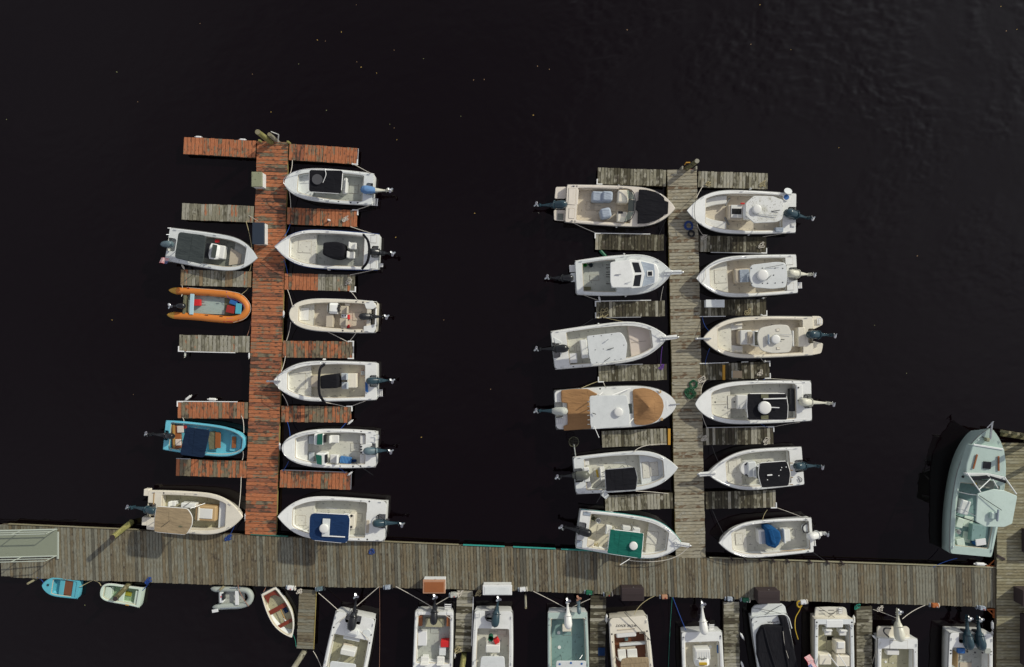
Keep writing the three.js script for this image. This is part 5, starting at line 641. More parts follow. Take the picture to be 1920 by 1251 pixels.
// flags
function flag(label, F, p, h, l, rot) { const c = Q(F, p, h), g = thing('flag', label, 'flag', [c[0], h - 0.1, c[1]], rot); const t = tex(104, 65, (u, v) => { const y = 1 - v; if (u < 0.4 && y < 0.54) { const gx = (u / 0.4 * 11) % 2, gy = (y / 0.54 * 9) % 2; return (gx - 1) ** 2 + (gy - 1) ** 2 < 0.18 ? [0.8, 0.8, 0.8] : [0.02, 0.04, 0.16]; } return Math.floor(y * 13) % 2 ? [0.8, 0.8, 0.78] : [0.45, 0.015, 0.03]; }); const pg = new THREE.PlaneGeometry(l, l * 0.6, 14, 6), a = pg.attributes.position; for (let i = 0; i < a.count; i++) a.setZ(i, Math.sin(a.getX(i) / l * 9) * l * 0.08 - a.getX(i) * 0.3); pg.rotateX(-Math.PI / 2 + 0.3); pg.computeVertexNormals(); mesh('cloth', pg, new THREE.MeshStandardMaterial({ map: t, side: THREE.DoubleSide, roughness: 0.9 }), g); mesh('staff', tubeGeo([[-l / 2, -0.25, 0], [-l / 2, 0.1, 0]], 0.012, false, 1, 6), M.chrome, g); }
flag('small striped flag at the stern of the grey-canopy boat', [280, 370, 7.817], [205, 925], 1.3, 0.62, 2.9);
flag('striped flag hanging beside the slotted-platform boat', [1480, 1090, 7.385], [310, 1140], 1.6, 0.75, 1.9);
// lettering on two stern decks
{
  const font = await new FontLoader().loadAsync('fonts/droid/droid_serif_bold.typeface.json');
  const put = (txt, b, F, p, h, size, rot, mat) => { const g = new TextGeometry(txt, { font, size, depth: 0.006, curveSegments: 3 }); g.computeBoundingBox(); g.translate(-(g.boundingBox.max.x + g.boundingBox.min.x) / 2, -size / 2, 0); g.applyMatrix4(new THREE.Matrix4().makeShear(0, 0, 0.2, 0, 0, 0)); g.rotateX(-Math.PI / 2); const m = mesh('lettering', g, mat, b.g), c = b.q(p, h); m.position.set(c[0], h, c[1]); m.rotation.y = rot - b.th; };
  put('WINE KNOT', b5, [970, 1080, 6.857], [1400, 642], b5.sheer(0.4) + 0.014, 0.15, Math.PI, M.motBlack);
}
// ---- dinghies
F = [0, 970, 6.585];
boat({ F, name: 'dinghy', category: 'dinghy', group: 'dinghies', label: 'small turquoise dinghy half under the pier with a dark seat', bow: [515, 845], sa: [985, 795], sb: [945, 1005], beam: 235, p: 2.8, q: 0.75, hull: M.blue, deck: M.teal, liner: M.teal, soleM: M.teal, hs: 0.42, hb: 0.55, g: 0.07, ta: 0.07, tf: 0.75, notch: null, sole: 0.12, rh: [], cl: [], anchor: false, rub: M.blue }, b => { b.box('thwart', M.soleWood, [838, 870], 0.3, 0.36, 110, 190, 0.02); b.box('bench', M.teal, [910, 890], 0.2, 0.4, 40, 200, 0.02); b.box('bench', M.teal, [760, 870], 0.2, 0.38, 60, 190, 0.02); b.box('bow_cleat', M.hatchGlass, [588, 838], 0.55, 0.58, 25, 22, 0.01); });
F = [160, 1070, 13.9];
boat({ F, name: 'dinghy', category: 'dinghy', group: 'dinghies', label: 'square-bowed pale green pram dinghy with a leaning pile above it', bow: [385, 545], sa: [1497, 448], sb: [1382, 985], beam: 480, p: 6, q: 0.42, tm: 0.35, sr: 1.08, hull: M.palegrn, deck: M.palegrn, liner: M.palegrn, soleM: std([0.25, 0.38, 0.24], 0.8, { map: speck }), hs: 0.44, hb: 0.5, g: 0.09, ta: 0.08, tf: 0.93, notch: null, sole: 0.1, rh: [], cl: [], anchor: false, rub: M.rubW }, b => { b.box('bow_seat', M.palegrn, [590, 590], 0.1, 0.36, 180, 320, 0.03); b.box('thwart', M.palegrn, [940, 660], 0.24, 0.38, 120, 400, 0.02); b.box('stern_seat', M.palegrn, [1330, 720], 0.1, 0.36, 110, 380, 0.03); b.box('oarlock', M.woodY, [1080, 905], 0.44, 0.5, 90, 24, 0.01); });
item('leaf_mat', 'yellow-green soggy patch on the floor of the pale pram', 'debris', F, [1115, 605], 0.11, 0.15, 170, 110, std([0.33, 0.32, 0.03], 0.9, { map: speck }), { rot: -10, r: 0.02 });
F = [370, 1080, 7.315];
const woodDinghy = boat({ F, name: 'dinghy', category: 'dinghy', group: 'dinghies', label: 'cream rowing dinghy with varnished red-brown seats', bow: [1288, 848], sa: [883, 247], sb: [1052, 163], beam: 315, p: 1.0, sr: 0.68, tm: 0.48, hull: M.cool, deck: M.cream, liner: M.soleCream, soleM: M.soleOlive, hs: 0.45, hb: 0.62, g: 0.05, ta: 0.04, tf: 0.93, notch: null, sole: 0.1, rh: [], cl: [], anchor: false, rub: M.rubW }, b => { b.box('thwart', M.woodRed, [1105, 450], 0.28, 0.33, 62, 270, 0.012); b.box('thwart', M.woodRed, [1205, 655], 0.3, 0.35, 50, 215, 0.012); b.plate('stern_seat', M.woodRed, [[900, 255], [1045, 175], [1140, 295], [1060, 262], [1000, 280], [985, 330], [970, 395]], 0.33, 0.04, 0.05); b.tube('oar', M.woodY, [[1140, 460, 0.36], [1205, 600, 0.36]], 0.025, false); b.box('floor_cushion', M.navy, [1205, 470], 0.12, 0.22, 90, 50, 0.03); b.box('oar_blade', M.tubeW, [1198, 600], 0.34, 0.37, 45, 18, 0.008); });
// ---- inflatables
function rib(label, F, path, r, mats, h, cones, build) {
  const c0 = Q(F, path[Math.floor(path.length / 2)], h), g = thing('inflatable_boat', label, 'inflatable', [c0[0], 0, c0[1]], 0, 'inflatable boats'), L = (p, y) => { const c = Q(F, p, y); return [c[0] - c0[0], y, c[1] - c0[1]]; };
  mesh('tube_collar', tubeGeo(path.map(p => L(p, h)), r, true, 60, 12), mats[0], g);
  for (const [tip, at] of cones) { const a = v3(L(tip, h)), b = v3(L(at, h)), d = a.clone().sub(b), q = new THREE.Quaternion().setFromUnitVectors(new THREE.Vector3(0, 1, 0), d.clone().normalize()), cg = lathe([[r * 1.003, 0], [r * 0.92, d.length() * 0.3], [r * 0.6, d.length() * 0.72], [r * 0.16, d.length() * 0.97], [0.001, d.length()]], 16).applyQuaternion(q).translate(b.x, b.y, b.z); mesh('tube_end', cg, mats[1] || mats[0], g); }
  build(g, L, (n, mat, p, h0, h1, l, w, rot = 0, rr = 0.02) => { const c = L(p, h1), k = 1 / F[2] / PPM, m = mesh(n, rbox(l * k, h1 - h0, w * k, rr), mat, g); m.position.set(c[0], (h0 + h1) / 2, c[2]); m.rotation.y = rot * Math.PI / 180; return m; });
  return g;
}
F = [290, 520, 7.817];
rib('bright orange inflatable boat with grey floor and loaded crates in the bow', F, [[330, 200], [600, 212], [900, 232], [1100, 255], [1250, 305], [1345, 400], [1355, 480], [1290, 570], [1150, 618], [900, 608], [600, 578], [300, 560]], 0.225, [M.orangeRib, M.yellowRib], 0.3, [[[205, 190], [340, 200]], [[180, 550], [310, 560]]], (g, L, bx) => {
  bx('floor', std([0.36, 0.46, 0.46], 0.6, { map: speck }), [800, 405], 0.05, 0.16, 760, 270, -2); bx('bow_floor', M.olive, [1150, 430], 0.05, 0.17, 260, 250, 0); bx('bench', std([0.42, 0.62, 0.68], 0.5), [540, 395], 0.5, 0.56, 58, 300, -3); bx('transom', M.olive, [430, 400], 0.05, 0.5, 36, 270, -3);
  for (const p of [[490, 158], [1130, 245], [1245, 290], [1230, 622], [1095, 648], [1018, 648]]) { const m = bx('valve_patch', M.redDk, p, 0.47, 0.5, p[0] === 1130 || p[0] === 1095 ? 85 : 26, 16, -8); } for (const p of [[775, 275], [995, 297], [755, 555], [970, 573]]) bx('grab_handle', M.tubeB, p, 0.45, 0.5, 48, 9, -3);
  mesh('grab_line', tubeGeo([[470, 150], [800, 180], [1060, 205], [1270, 250], [1390, 380], [1405, 480], [1330, 600], [1150, 665]].map(p => L(p, 0.42)), 0.012, true, 40, 5), M.rope, g); mesh('bow_line', tubeGeo([[1050, 210], [1080, 300], [1180, 330], [1310, 420], [1320, 500], [1200, 590], [1050, 600]].map(p => L(p, 0.5)), 0.012, true, 40, 5), M.ropeP, g);
  const m = sub('outboard_motor', g), c = L([370, 420], 0.8); m.position.set(c[0], 0, c[2]); mesh('cowling', superEgg(0.5, 0.36, 0.34, 0.6, 0.2).translate(0.02, 0.75, 0), M.motBlack, m); mesh('midsection', taperBox([[-0.1, 0.66, 0.16, 0.2], [-0.5, 0.58, 0.1, 0.14], [-0.72, 0.52, 0.06, 0.16]]), M.motBlack, m); mesh('propeller', mergeGeometries([0, 1, 2].map(i => bladeG.clone().rotateX(0.5).rotateY(i * 2.09))).translate(-0.72, 0.6, 0), M.prop, m);
});
item('fuel_tank', 'red fuel tank beside the bench of the orange inflatable', 'fuel tank', F, [617, 370], 0.17, 0.42, 92, 92, M.red); item('fish_crate', 'blue crate wedged in the bow of the orange inflatable', 'crate', F, [1225, 460], 0.17, 0.5, 85, 150, M.hoseBlue, { lid: M.teal, rot: -5 }); item('fish_crate', 'dark blue bag atop gear in the orange inflatable', 'bag', F, [1150, 370], 0.17, 0.48, 110, 60, M.hoseBlue, { rot: -20, lid: M.plBlue, r: 0.05 }); item('fish_crate', 'crate of colourful bottles in the orange inflatable', 'crate', F, [1108, 470], 0.17, 0.45, 120, 105, M.redDk, { rot: -12, lid: M.redDk });
F = [370, 1080, 7.315];
rib('grey inflatable tender under the pier edge with a white bench', F, [[260, 180], [420, 178], [600, 185], [690, 205], [735, 280], [705, 360], [600, 405], [430, 415], [290, 425]], 0.185, [M.ribGrey], 0.22, [[[180, 172], [262, 180]], [[205, 430], [295, 425]]], (g, L, bx) => {
  bx('floor', M.soleGrey, [470, 300], 0.04, 0.12, 360, 170, 1); bx('bench', M.fend, [540, 305], 0.4, 0.45, 50, 190, 1); bx('transom', M.cool, [325, 300], 0.04, 0.45, 46, 140, 1); bx('battery', M.hatchGlass, [348, 290], 0.2, 0.5, 26, 90, 1); bx('red_tag', M.red, [322, 290], 0.45, 0.48, 12, 22, 1);
  for (const [a, c] of [[[450, 168], [600, 160]], [[320, 445], [590, 432]]]) mesh('oar', tubeGeo([L(a, 0.42), L(c, 0.42)], 0.022, false, 1, 6), M.coverGrey, g); bx('oar_blade', M.fend, [240, 482], 0.38, 0.42, 85, 42, 10);
});

// ---------------------------------------------------------------- pilings, gangway, boxes, hoses, fenders, lines
function pile(label, base, top, r, h, o = {}) {        // base pixel at the water, top pixel at height h
  const a = W(...base, 0), b = W(...top, h), g = thing('piling', label, 'piling', [a[0], 0, a[1]], 0, 'wooden pilings'), d = [b[0] - a[0], b[1] - a[1]];
  const n = 9, pos = []; const geo = new THREE.CylinderGeometry(r * 0.92, r * 1.05, h + 1, 14, n, false), p = geo.attributes.position, uv = geo.attributes.uv;
  for (let i = 0; i < p.count; i++) { const y = p.getY(i) + (h + 1) / 2 - 1, t = y / h, k = 1 + 0.06 * (vnoise(p.getX(i) * 9, p.getZ(i) * 9 + y, 77) - 0.5); p.setXYZ(i, p.getX(i) * k + d[0] * t, y, p.getZ(i) * k + d[1] * t); uv.setXY(i, y / 3, uv.getX(i) * 2); }
  geo.computeVertexNormals(); mesh('trunk', geo, o.mat || WOOD.pileA, g);
  const cap = mesh('cut_end', cylG(r * 0.9, r * 0.9, 0.02, 14), o.cap || WOOD.decB, g); cap.position.set(d[0], h, d[1]); return g;
}
WOOD.pileA = woodM(71, [0.2, 0.19, 0.06], [0.3, 0.27, 0.1], [0.05, 0.06, 0.02], 0.5, 0.35); WOOD.pileB = woodM(72, [0.11, 0.1, 0.04], [0.2, 0.18, 0.1], [0.03, 0.03, 0.015], 0.5, 0.5);
pile('tall green-stained piling at the head of the red walkway', [514, 271], [483, 247.5], 0.17, 2.4, {}); pile('shorter grey piling beside the green one at the red walkway head', [522, 268], [505, 252], 0.13, 1.5, { mat: WOOD.gryA });
pile('dark piling with pale cut end at the head of the tan walkway', [1284, 319], [1307, 302], 0.15, 2.4, { mat: WOOD.pileB, cap: WOOD.gryC });
pile('yellowish piling standing behind the pier near the gangway', [246, 980], [210.5, 1008], 0.18, 2.05, { mat: WOOD.pileA, cap: M.boxDk });
pile('piling leaning over the pale green pram', [243, 1094], [216, 1123], 0.16, 1.9, { mat: WOOD.pileB, cap: M.boxDk });
pile('thin stake beside the turquoise dinghy', [69, 1085], [52, 1094.5], 0.07, 0.9, { mat: WOOD.decA }); pile('short stake beside the grey inflatable tender', [423, 1096], [413, 1106], 0.08, 0.8, { mat: WOOD.decB });
pile('grey-green piling off the end of the finger by the wooden dinghy', [571, 1221], [545, 1262], 0.17, 2.4, { mat: WOOD.gryA }); pile('mossy piling off the end of the finger by the red box boat', [870, 1225], [864, 1275], 0.17, 2.6, { mat: WOOD.pileA });
pile('grey pole hanging below the pier between the white box and dark box', [985, 1116], [986, 1140], 0.07, 1.2, { mat: WOOD.gryC });
// mooring hoops round the piling heads
{ const c = W(516, 262, 0.5); const g = thing('piling_hoop', 'pale metal hoop around the red walkway pilings', 'hoop', [c[0], 0, c[1]]); const a = [[521, 266, 0.5], [522.5, 249, 1.1], [508, 247, 1.1]].map(p => { const q = W(p[0], p[1], p[2]); return [q[0] - c[0], p[2], q[1] - c[1]]; }); mesh('hoop_bar', tubeGeo(a, 0.035, false, undefined, 6), M.rubW, g); for (const p of [[486, 263.5], [539.5, 266]]) { const q = W(p[0], p[1], 0.7); mesh('post_stub', rbox(0.13, 0.5, 0.13, 0.02).translate(q[0] - c[0], 0.5, q[1] - c[1]), WOOD.pileA, g); } }
{ const c = W(1290, 312, 0.5); const g = thing('piling_hoop', 'orange and grey mooring hoop around the tan walkway piling', 'hoop', [c[0], 0, c[1]]); const f = l => l.map(p => { const q = W(p[0], p[1], p[2]); return [q[0] - c[0], p[2], q[1] - c[1]]; }); mesh('orange_bar', tubeGeo(f([[1284, 309, 0.9], [1284, 305, 1.0], [1294, 305, 1.0]]), 0.045, false, undefined, 6), M.yellowP, g); for (const x of [1279.5, 1305.5]) { const q = W(x, 315, 0.6); mesh('post_stub', rbox(0.1, 0.6, 0.22, 0.02).translate(q[0] - c[0], 0.35, q[1] - c[1]), WOOD.gryC, g); } mesh('cross_bar', tubeGeo(f([[1280, 318, 0.4], [1305, 318, 0.4]]), 0.03, false, undefined, 6), M.redDk, g); }
// gangway down to the pier
{
  const P = (x, y, h) => { const q = W(x, y, h); return [q[0], h, q[1]]; }, o = P(55, 1022, 0.6), g = thing('gangway', 'pale metal mesh gangway with double handrails landing on the pier', 'gangway', [o[0], 0, o[2]]), R = a => [a[0] - o[0], a[1], a[2] - o[2]];
  const x0 = R(P(-70, 1022, 1.0)), x1 = R(P(107, 1023, 0.55)), L = x1[0] - x0[0], ang = Math.atan2(x1[1] - x0[1], L), wd = 49 / 30;
  const deckTex = tex(128, 128, (u, v) => { const k = ((Math.floor(u * 32) + Math.floor(v * 32)) % 2) ? 0.32 : 0.17; return [k * 0.9, k, k * 0.74]; }, true, [3, 3]);
  const walk = mesh('walking_surface', new THREE.BoxGeometry(Math.hypot(L, x1[1] - x0[1]), 0.04, wd), std([1, 1, 1], 0.7, { map: deckTex }), g); walk.position.set((x0[0] + x1[0]) / 2, (x0[1] + x1[1]) / 2, x0[2]); walk.rotation.z = ang;
  mesh('landing_plate', rbox(0.13, 0.05, wd + 0.05, 0.02).translate(x1[0] + 0.03, 0.53, x1[2]), M.railG, g);
  for (const s of [-1, 1]) { const z = x0[2] + s * wd / 2; mesh('stringer', tubeGeo([[x0[0], x0[1], z], [x1[0], x1[1], z]], 0.05, false, 1, 8), M.railG, g); for (const h of [0.5, 0.95]) mesh('handrail', tubeGeo([[x0[0], x0[1] + h, z], [x1[0] - 0.1, x1[1] + h, z]], 0.028, false, 1, 8), M.railG, g); for (let i = 0; i < 3; i++) { const t = 0.26 + i * 0.365, X = lerp(x0[0], x1[0], Math.min(t, 0.985)), Y = lerp(x0[1], x1[1], Math.min(t, 0.985)); mesh('rail_post', tubeGeo([[X, Y, z], [X, Y + 0.95, z]], 0.026, false, 1, 6), M.railG, g); } }
}
// dock boxes
function dockBox(label, px0, py0, px1, py1, h, body, lid, o = {}) {
  const a = W(px0, py0, DECK + h), b = W(px1, py1, DECK + h), cx = (a[0] + b[0]) / 2, cz = (a[1] + b[1]) / 2, l = b[0] - a[0], w = b[1] - a[1], g = thing('dock_box', label, 'dock box', [cx, o.y ?? DECK, cz], (o.rot || 0) * Math.PI / 180, 'dock boxes');
  mesh('body', rbox(l * 0.96, h * 0.78, w * 0.95, 0.02).translate(0, h * 0.39, 0), body, g);
  if (o.slope) { const sh = new THREE.Shape([[-w / 2, 0], [w / 2, 0], [w / 2, h * 0.26], [0.1 * w - w / 2 + 0.3 * w, h * 0.3], [-w / 2, h * 0.05]].map(p => new THREE.Vector2(...p))); const e = new THREE.ExtrudeGeometry(sh, { depth: l, bevelEnabled: false }); e.translate(0, 0, -l / 2); e.rotateY(-Math.PI / 2); mesh('lid', e.translate(0, h * 0.77, 0), lid, g); } else mesh('lid', rbox(l, h * 0.2, w, 0.03).translate(0, h * 0.89, 0), lid, g);
  if (o.panel) mesh('lid_panel', rbox(l * 0.86, 0.02, w * 0.74, 0.006).translate(0, h + 0.002, 0.02), o.panel, g); if (o.slats) for (let i = 0; i < o.slats; i++) mesh('slat', rbox(l * 0.97, 0.022, w / o.slats * 0.62 * 0.8, 0.006).translate(0, h * 0.992 + 0.012, (i + 0.5) * w * 0.62 / o.slats - w * 0.12), lid, g);
  mesh('hasp', rbox(0.06, 0.05, 0.04, 0.01).translate(0.05, h * 0.78, -w / 2), M.chrome, g); return g;
}
dockBox('square dock box with mouldy green top at the red walkway edge', 471, 322, 491, 350, 0.75, M.cool, M.boxMold, { y: DECK });
dockBox('dark navy dock box with white side overhanging the red walkway', 472.5, 417, 495, 458, 0.7, M.cool, M.boxNavy);
dockBox('brown wooden box with zigzag lid overhanging the pier', 792.5, 1088, 835, 1113.5, 0.7, M.fend, M.boxTan, { panel: M.wood });
dockBox('long white dock box overhanging the pier', 905, 1098, 960, 1116.5, 0.62, M.fend, M.fend, { panel: M.cool });
dockBox('dark brown slatted dock box on the pier near the lettered boat', 1165.5, 1103, 1208, 1127, 0.65, M.boxDk, M.boxDk, { slats: 6 });
dockBox('black-brown slatted dock box in front of the tarpaulin boat', 1421, 1108.5, 1463, 1132, 0.75, M.boxDk, M.boxDk, { slats: 6 });
dockBox('white bench box on the almost black finger dock', 1323.5, 562, 1359, 576.5, 0.45, M.fend, M.cool);
dockBox('open pale box with cardboard on the dark streaky finger', 1374.5, 695.5, 1392, 709, 0.35, M.cool, M.card);
dockBox('grey-lidded dock box off the right end of the timber deck', 1925, 993, 1972, 1040, 0.62, M.boxDk, M.boxDk, { y: 0.62 }); dockBox('tall dark locker at the right edge of the timber deck', 1915, 1106, 1965, 1136, 0.85, M.boxDk, M.boxDk, { y: 0.62 }); dockBox('large dark equipment chest at the lower right of the timber deck', 1935, 1160, 2010, 1262, 1.2, M.boxDk, M.boxDk, { y: 0.62 });
dockBox('small white box hung between two fingers at the black T-top boat', 1128, 924, 1141, 934, 0.35, M.cool, M.cool, { rot: -40 });
// posts and rail along the top of the timber deck
{ const P = (x, y) => W(x, y, 0.62), a = P(1876, 812), b = P(2040, 838); const g = thing('deck_railing', 'low timber kerb with short posts along the deck top edge', 'railing', [a[0], 0.62, a[1]], Math.atan2(-(b[1] - a[1]), b[0] - a[0])); const len = Math.hypot(b[0] - a[0], b[1] - a[1]); mesh('kerb_beam', rbox(len, 0.2, 0.2, 0.02).translate(len / 2, 0.1, 0.08), WOOD.pileB, g); for (const x of [0.1, 0.62, 1.22, 1.9, 2.6]) mesh('post', rbox(0.17, 0.75, 0.17, 0.02).translate(x, 0.28, -0.12), WOOD.decB, g); }
pile('tall piling beyond the right edge by the deck railing', [1924, 828], [1950, 832], 0.17, 3.4, { mat: WOOD.pileB }); pile('second tall piling beyond the right edge of the deck', [1930, 870], [1957, 876], 0.15, 3.0, { mat: WOOD.pileB }); pile('piling at the right edge beside the tall dark locker', [1930, 1142], [1962, 1158], 0.17, 2.6, { mat: WOOD.pileB });
// rusty steel corner where the pier meets the deck
[[1866, 1058, 'upper'], [1863, 1150, 'lower']].forEach(([x, y, l]) => { const c = W(x, y, 0.5), g = thing('corner_bracket', `rusty orange steel bracket in the ${l} pier corner by the deck`, 'bracket', [c[0], 0.35, c[1]]); const s = l === 'upper' ? 1 : -1; mesh('arm', rbox(0.08, 0.12, 0.5, 0.01).translate(0.12, 0, -0.1 * s), M.rust, g); mesh('arm', rbox(0.6, 0.12, 0.08, 0.01).translate(-0.14, 0, 0.18 * s), M.rust, g); mesh('brace', rbox(0.66, 0.06, 0.06, 0.01).rotateY(0.75 * s).translate(-0.12, 0, -0.02), M.rust, g); });
{ const g = scene.children.find(o => o.userData.label && o.userData.label.startsWith('long tan rub')); [1372, 1397, 1425, 1451, 1478, 1520, 1553, 1580].forEach(x => { const c = W(x, along(pierTop, x) - 1, DECK + 0.1), m = mesh('chock', rbox(0.3, 0.1, 0.09, 0.015), M.boxDk, g); m.position.copy((g.updateMatrixWorld(), g).worldToLocal(new THREE.Vector3(c[0], DECK + 0.07, c[1]))); m.rotation.y = -0.9; }); }
// coils of hose and rope
function coil(name, label, cat, px, py, h, R, r, turns, mat, o = {}) { const c = W(px, py, h), p = []; const n = turns * 12; for (let i = 0; i <= n; i++) { const a = i / 12 * 2 * Math.PI, d = o.loose || 0.12, k = R * (o.loose ? 0.3 + 0.85 * vnoise(i * 0.37, 3.3, px | 0) : lerp(1, 0.55, (i % 37) / 37)); p.push([Math.cos(a) * k + (rnd() - 0.5) * R * d, i / n * r * 3 + r, Math.sin(a * (o.loose > 0.5 ? 0.83 : 1)) * k * (o.sq || 1) + (rnd() - 0.5) * R * d]); } if (o.tail) for (const t of o.tail) { const q = W(t[0], t[1], h); p.push([q[0] - c[0], r + (t[2] || 0), q[1] - c[1]]); } const m = single(name, tubeGeo(p, r, true, p.length * 3, 5), mat, label, cat, [c[0], h, c[1]]); return m; }
coil('hose_coil', 'dark blue hose coil on the tan walkway by the stained-hardtop boat', 'hose', 1291, 423, DECK, 0.29, 0.022, 6, M.hoseBlue); coil('hose_coil', 'black hose coil beside the dark blue one', 'hose', 1296, 438, DECK, 0.22, 0.022, 4, M.ropeK);
coil('hose_coil', 'upper green hose coil on the tan walkway', 'hose', 1300, 720, DECK, 0.27, 0.02, 7, M.hoseGreen); coil('hose_coil', 'lower tangled green hose coil on the tan walkway', 'hose', 1295, 737, DECK, 0.34, 0.02, 8, M.hoseGreen, { loose: 0.4 });
coil('hose_coil', 'yellow hose coil at the pier edge with its end trailing to the tarpaulin boat', 'hose', 1498, 1132, DECK, 0.17, 0.025, 5, M.yellow, { sq: 1.3, tail: [[1499, 1142, 0.05], [1489, 1156, 0.2], [1485, 1172, 0.45], [1488, 1186, 0.5], [1490, 1192, 0.5]] });
[[647, 412, 'rope', 'white rope coil on the red plank finger dock'], [654, 528, 'rope', 'white rope coil at the grey end of the half-grey finger'], [1130, 588, 'ropeY', 'tangled yellow rope on the blackened mossy finger'], [1240, 688, 'ropeP', 'purple rope heap at the walkway end of a greenish grey finger'], [1320, 444, 'rope', 'white rope knot on the dark striped finger by the hose coils'], [1327, 345, 'ropeY', 'small tan rope knot on the silver-grey finger'], [1429, 346, 'ropeY', 'small tan rope heap at the outer end of the silver-grey finger'], [1428, 460, 'rope', 'pale rope heap at the outer end of the dark striped finger'], [1424, 700, 'rope', 'loose white rope loops on the dark streaky finger'], [1402, 584, 'ropeY', 'small tan rope curl on the almost black finger'], [861, 1113, 'rope', 'pale green-grey rope coil at the finger by the brown box'], [896, 1112, 'ropeY', 'hanging rope coil left of the long white box'], [858, 1217, 'ropeY', 'tan rope coil at the outer end of the mossy finger'], [1437, 826, 'rope', 'white rope loop on the black and grey streaked finger'], [1319, 822, 'rope', 'white rope figure at the walkway end of the streaked finger'], [1316, 712, 'rope', 'white rope knot beside the upper green hose'], [562, 1108, 'rope', 'pale rope coil on the pier edge by the wooden dinghy'], [1650, 1140, 'rope', 'grey rope coil at the pier edge right of the flag boat'], [1607, 1137, 'ropeG', 'green rope heap at the pier edge above the flag boat'], [697, 1033, 'ropeB', 'blue rope knot on the pier beside the navy-topped boat'], [428, 1008, 'ropeB', 'blue rope bundle on the pier below the cream boat'], [278, 1088, 'ropeB', 'blue rope tangle on the pier edge beside the pram'], [1116, 1023, 'ropeY', 'loose yellow rope heap inside the green-topped boat']].forEach(([x, y, m, l], i) => coil('rope_coil', l, 'rope', x, y, i === 22 ? 0.36 : DECK, i === 2 ? 0.32 : 0.17 + 0.05 * hash(i, 3, 9), 0.018, 3, M[m], { loose: 0.7 }));
// small service posts and reels along the pier's lower edge
[[543, 1104, 'white', M.fend], [726, 1103, 'grey', M.coverGrey], [980, 1107, 'squat white', M.fend], [1247, 1121, 'orange-fronted', M.boxTan], [1756, 1137, 'rusty orange', M.rust], [1105, 1113, 'dark green', M.greenD], [1141, 1116, 'tan', M.olive], [1370, 1125, 'blue-tagged', M.coverGrey], [1400, 1127, 'green-tagged', M.greenD], [1845, 1142, 'wire-wrapped', M.coverGrey], [1508, 1131, 'white wedge-shaped', M.fend], [598, 1106, 'dark', M.motGrey], [850, 1118, 'pale', M.coverPale]].forEach(([x, y, l, m], i) => { const c = W(x, y, 0.7), g = thing('hose_reel', `small ${l} service box with hose on the pier's lower edge`, 'service box', [c[0], 0.2, c[1]], (hash(i, 2, 2) - 0.5) * 0.4, 'service boxes on the pier edge'); mesh('housing', rbox(0.3 + 0.1 * hash(i, 1, 1), 0.4, 0.24, 0.03).translate(0, 0.25, 0), m, g); mesh('reel', new THREE.TorusGeometry(0.13, 0.04, 6, 14).rotateY(Math.PI / 2).translate(0.26, 0.22, 0.04), i % 2 ? M.ropeK : M.rope, g); mesh('reel', new THREE.TorusGeometry(0.11, 0.04, 6, 14).rotateY(Math.PI / 2).translate(-0.26, 0.2, 0.02), M.coverGrey, g); mesh('tap', rbox(0.06, 0.1, 0.06, 0.01).translate(0.04, 0.48, 0.05), i % 3 ? M.chrome : M.redDk, g); });
// deck furniture on fingers
{ const c = W(1357, 698.5, DECK); single('yellow_plank', rbox(0.16, 0.05, 0.92, 0.01), M.yellowP, 'yellow painted board laid across the dark streaky finger', 'board', [c[0], DECK + 0.03, c[1]]); const d = W(1254.5, 819, DECK); single('yellow_plank', rbox(0.16, 0.05, 1.0, 0.01), M.yellowP, 'yellow painted board at the walkway end of the pale grey finger', 'board', [d[0], DECK + 0.03, d[1]]); const e = W(1128, 1222, 0.41); single('blue_mat', rbox(0.42, 0.03, 0.5, 0.01), M.navy, 'dark blue mat on the blackened finger below the pier', 'mat', [e[0], DECK - 0.04, e[1]]); }
{ const c = W(1878, 1046, 0.7), g = thing('loose_board', 'dark slanted board lying on the timber deck by the cabin cruiser', 'board', [c[0], 0.66, c[1]], -0.5); mesh('board', rbox(0.55, 0.06, 0.14, 0.01), M.boxDk, g); }
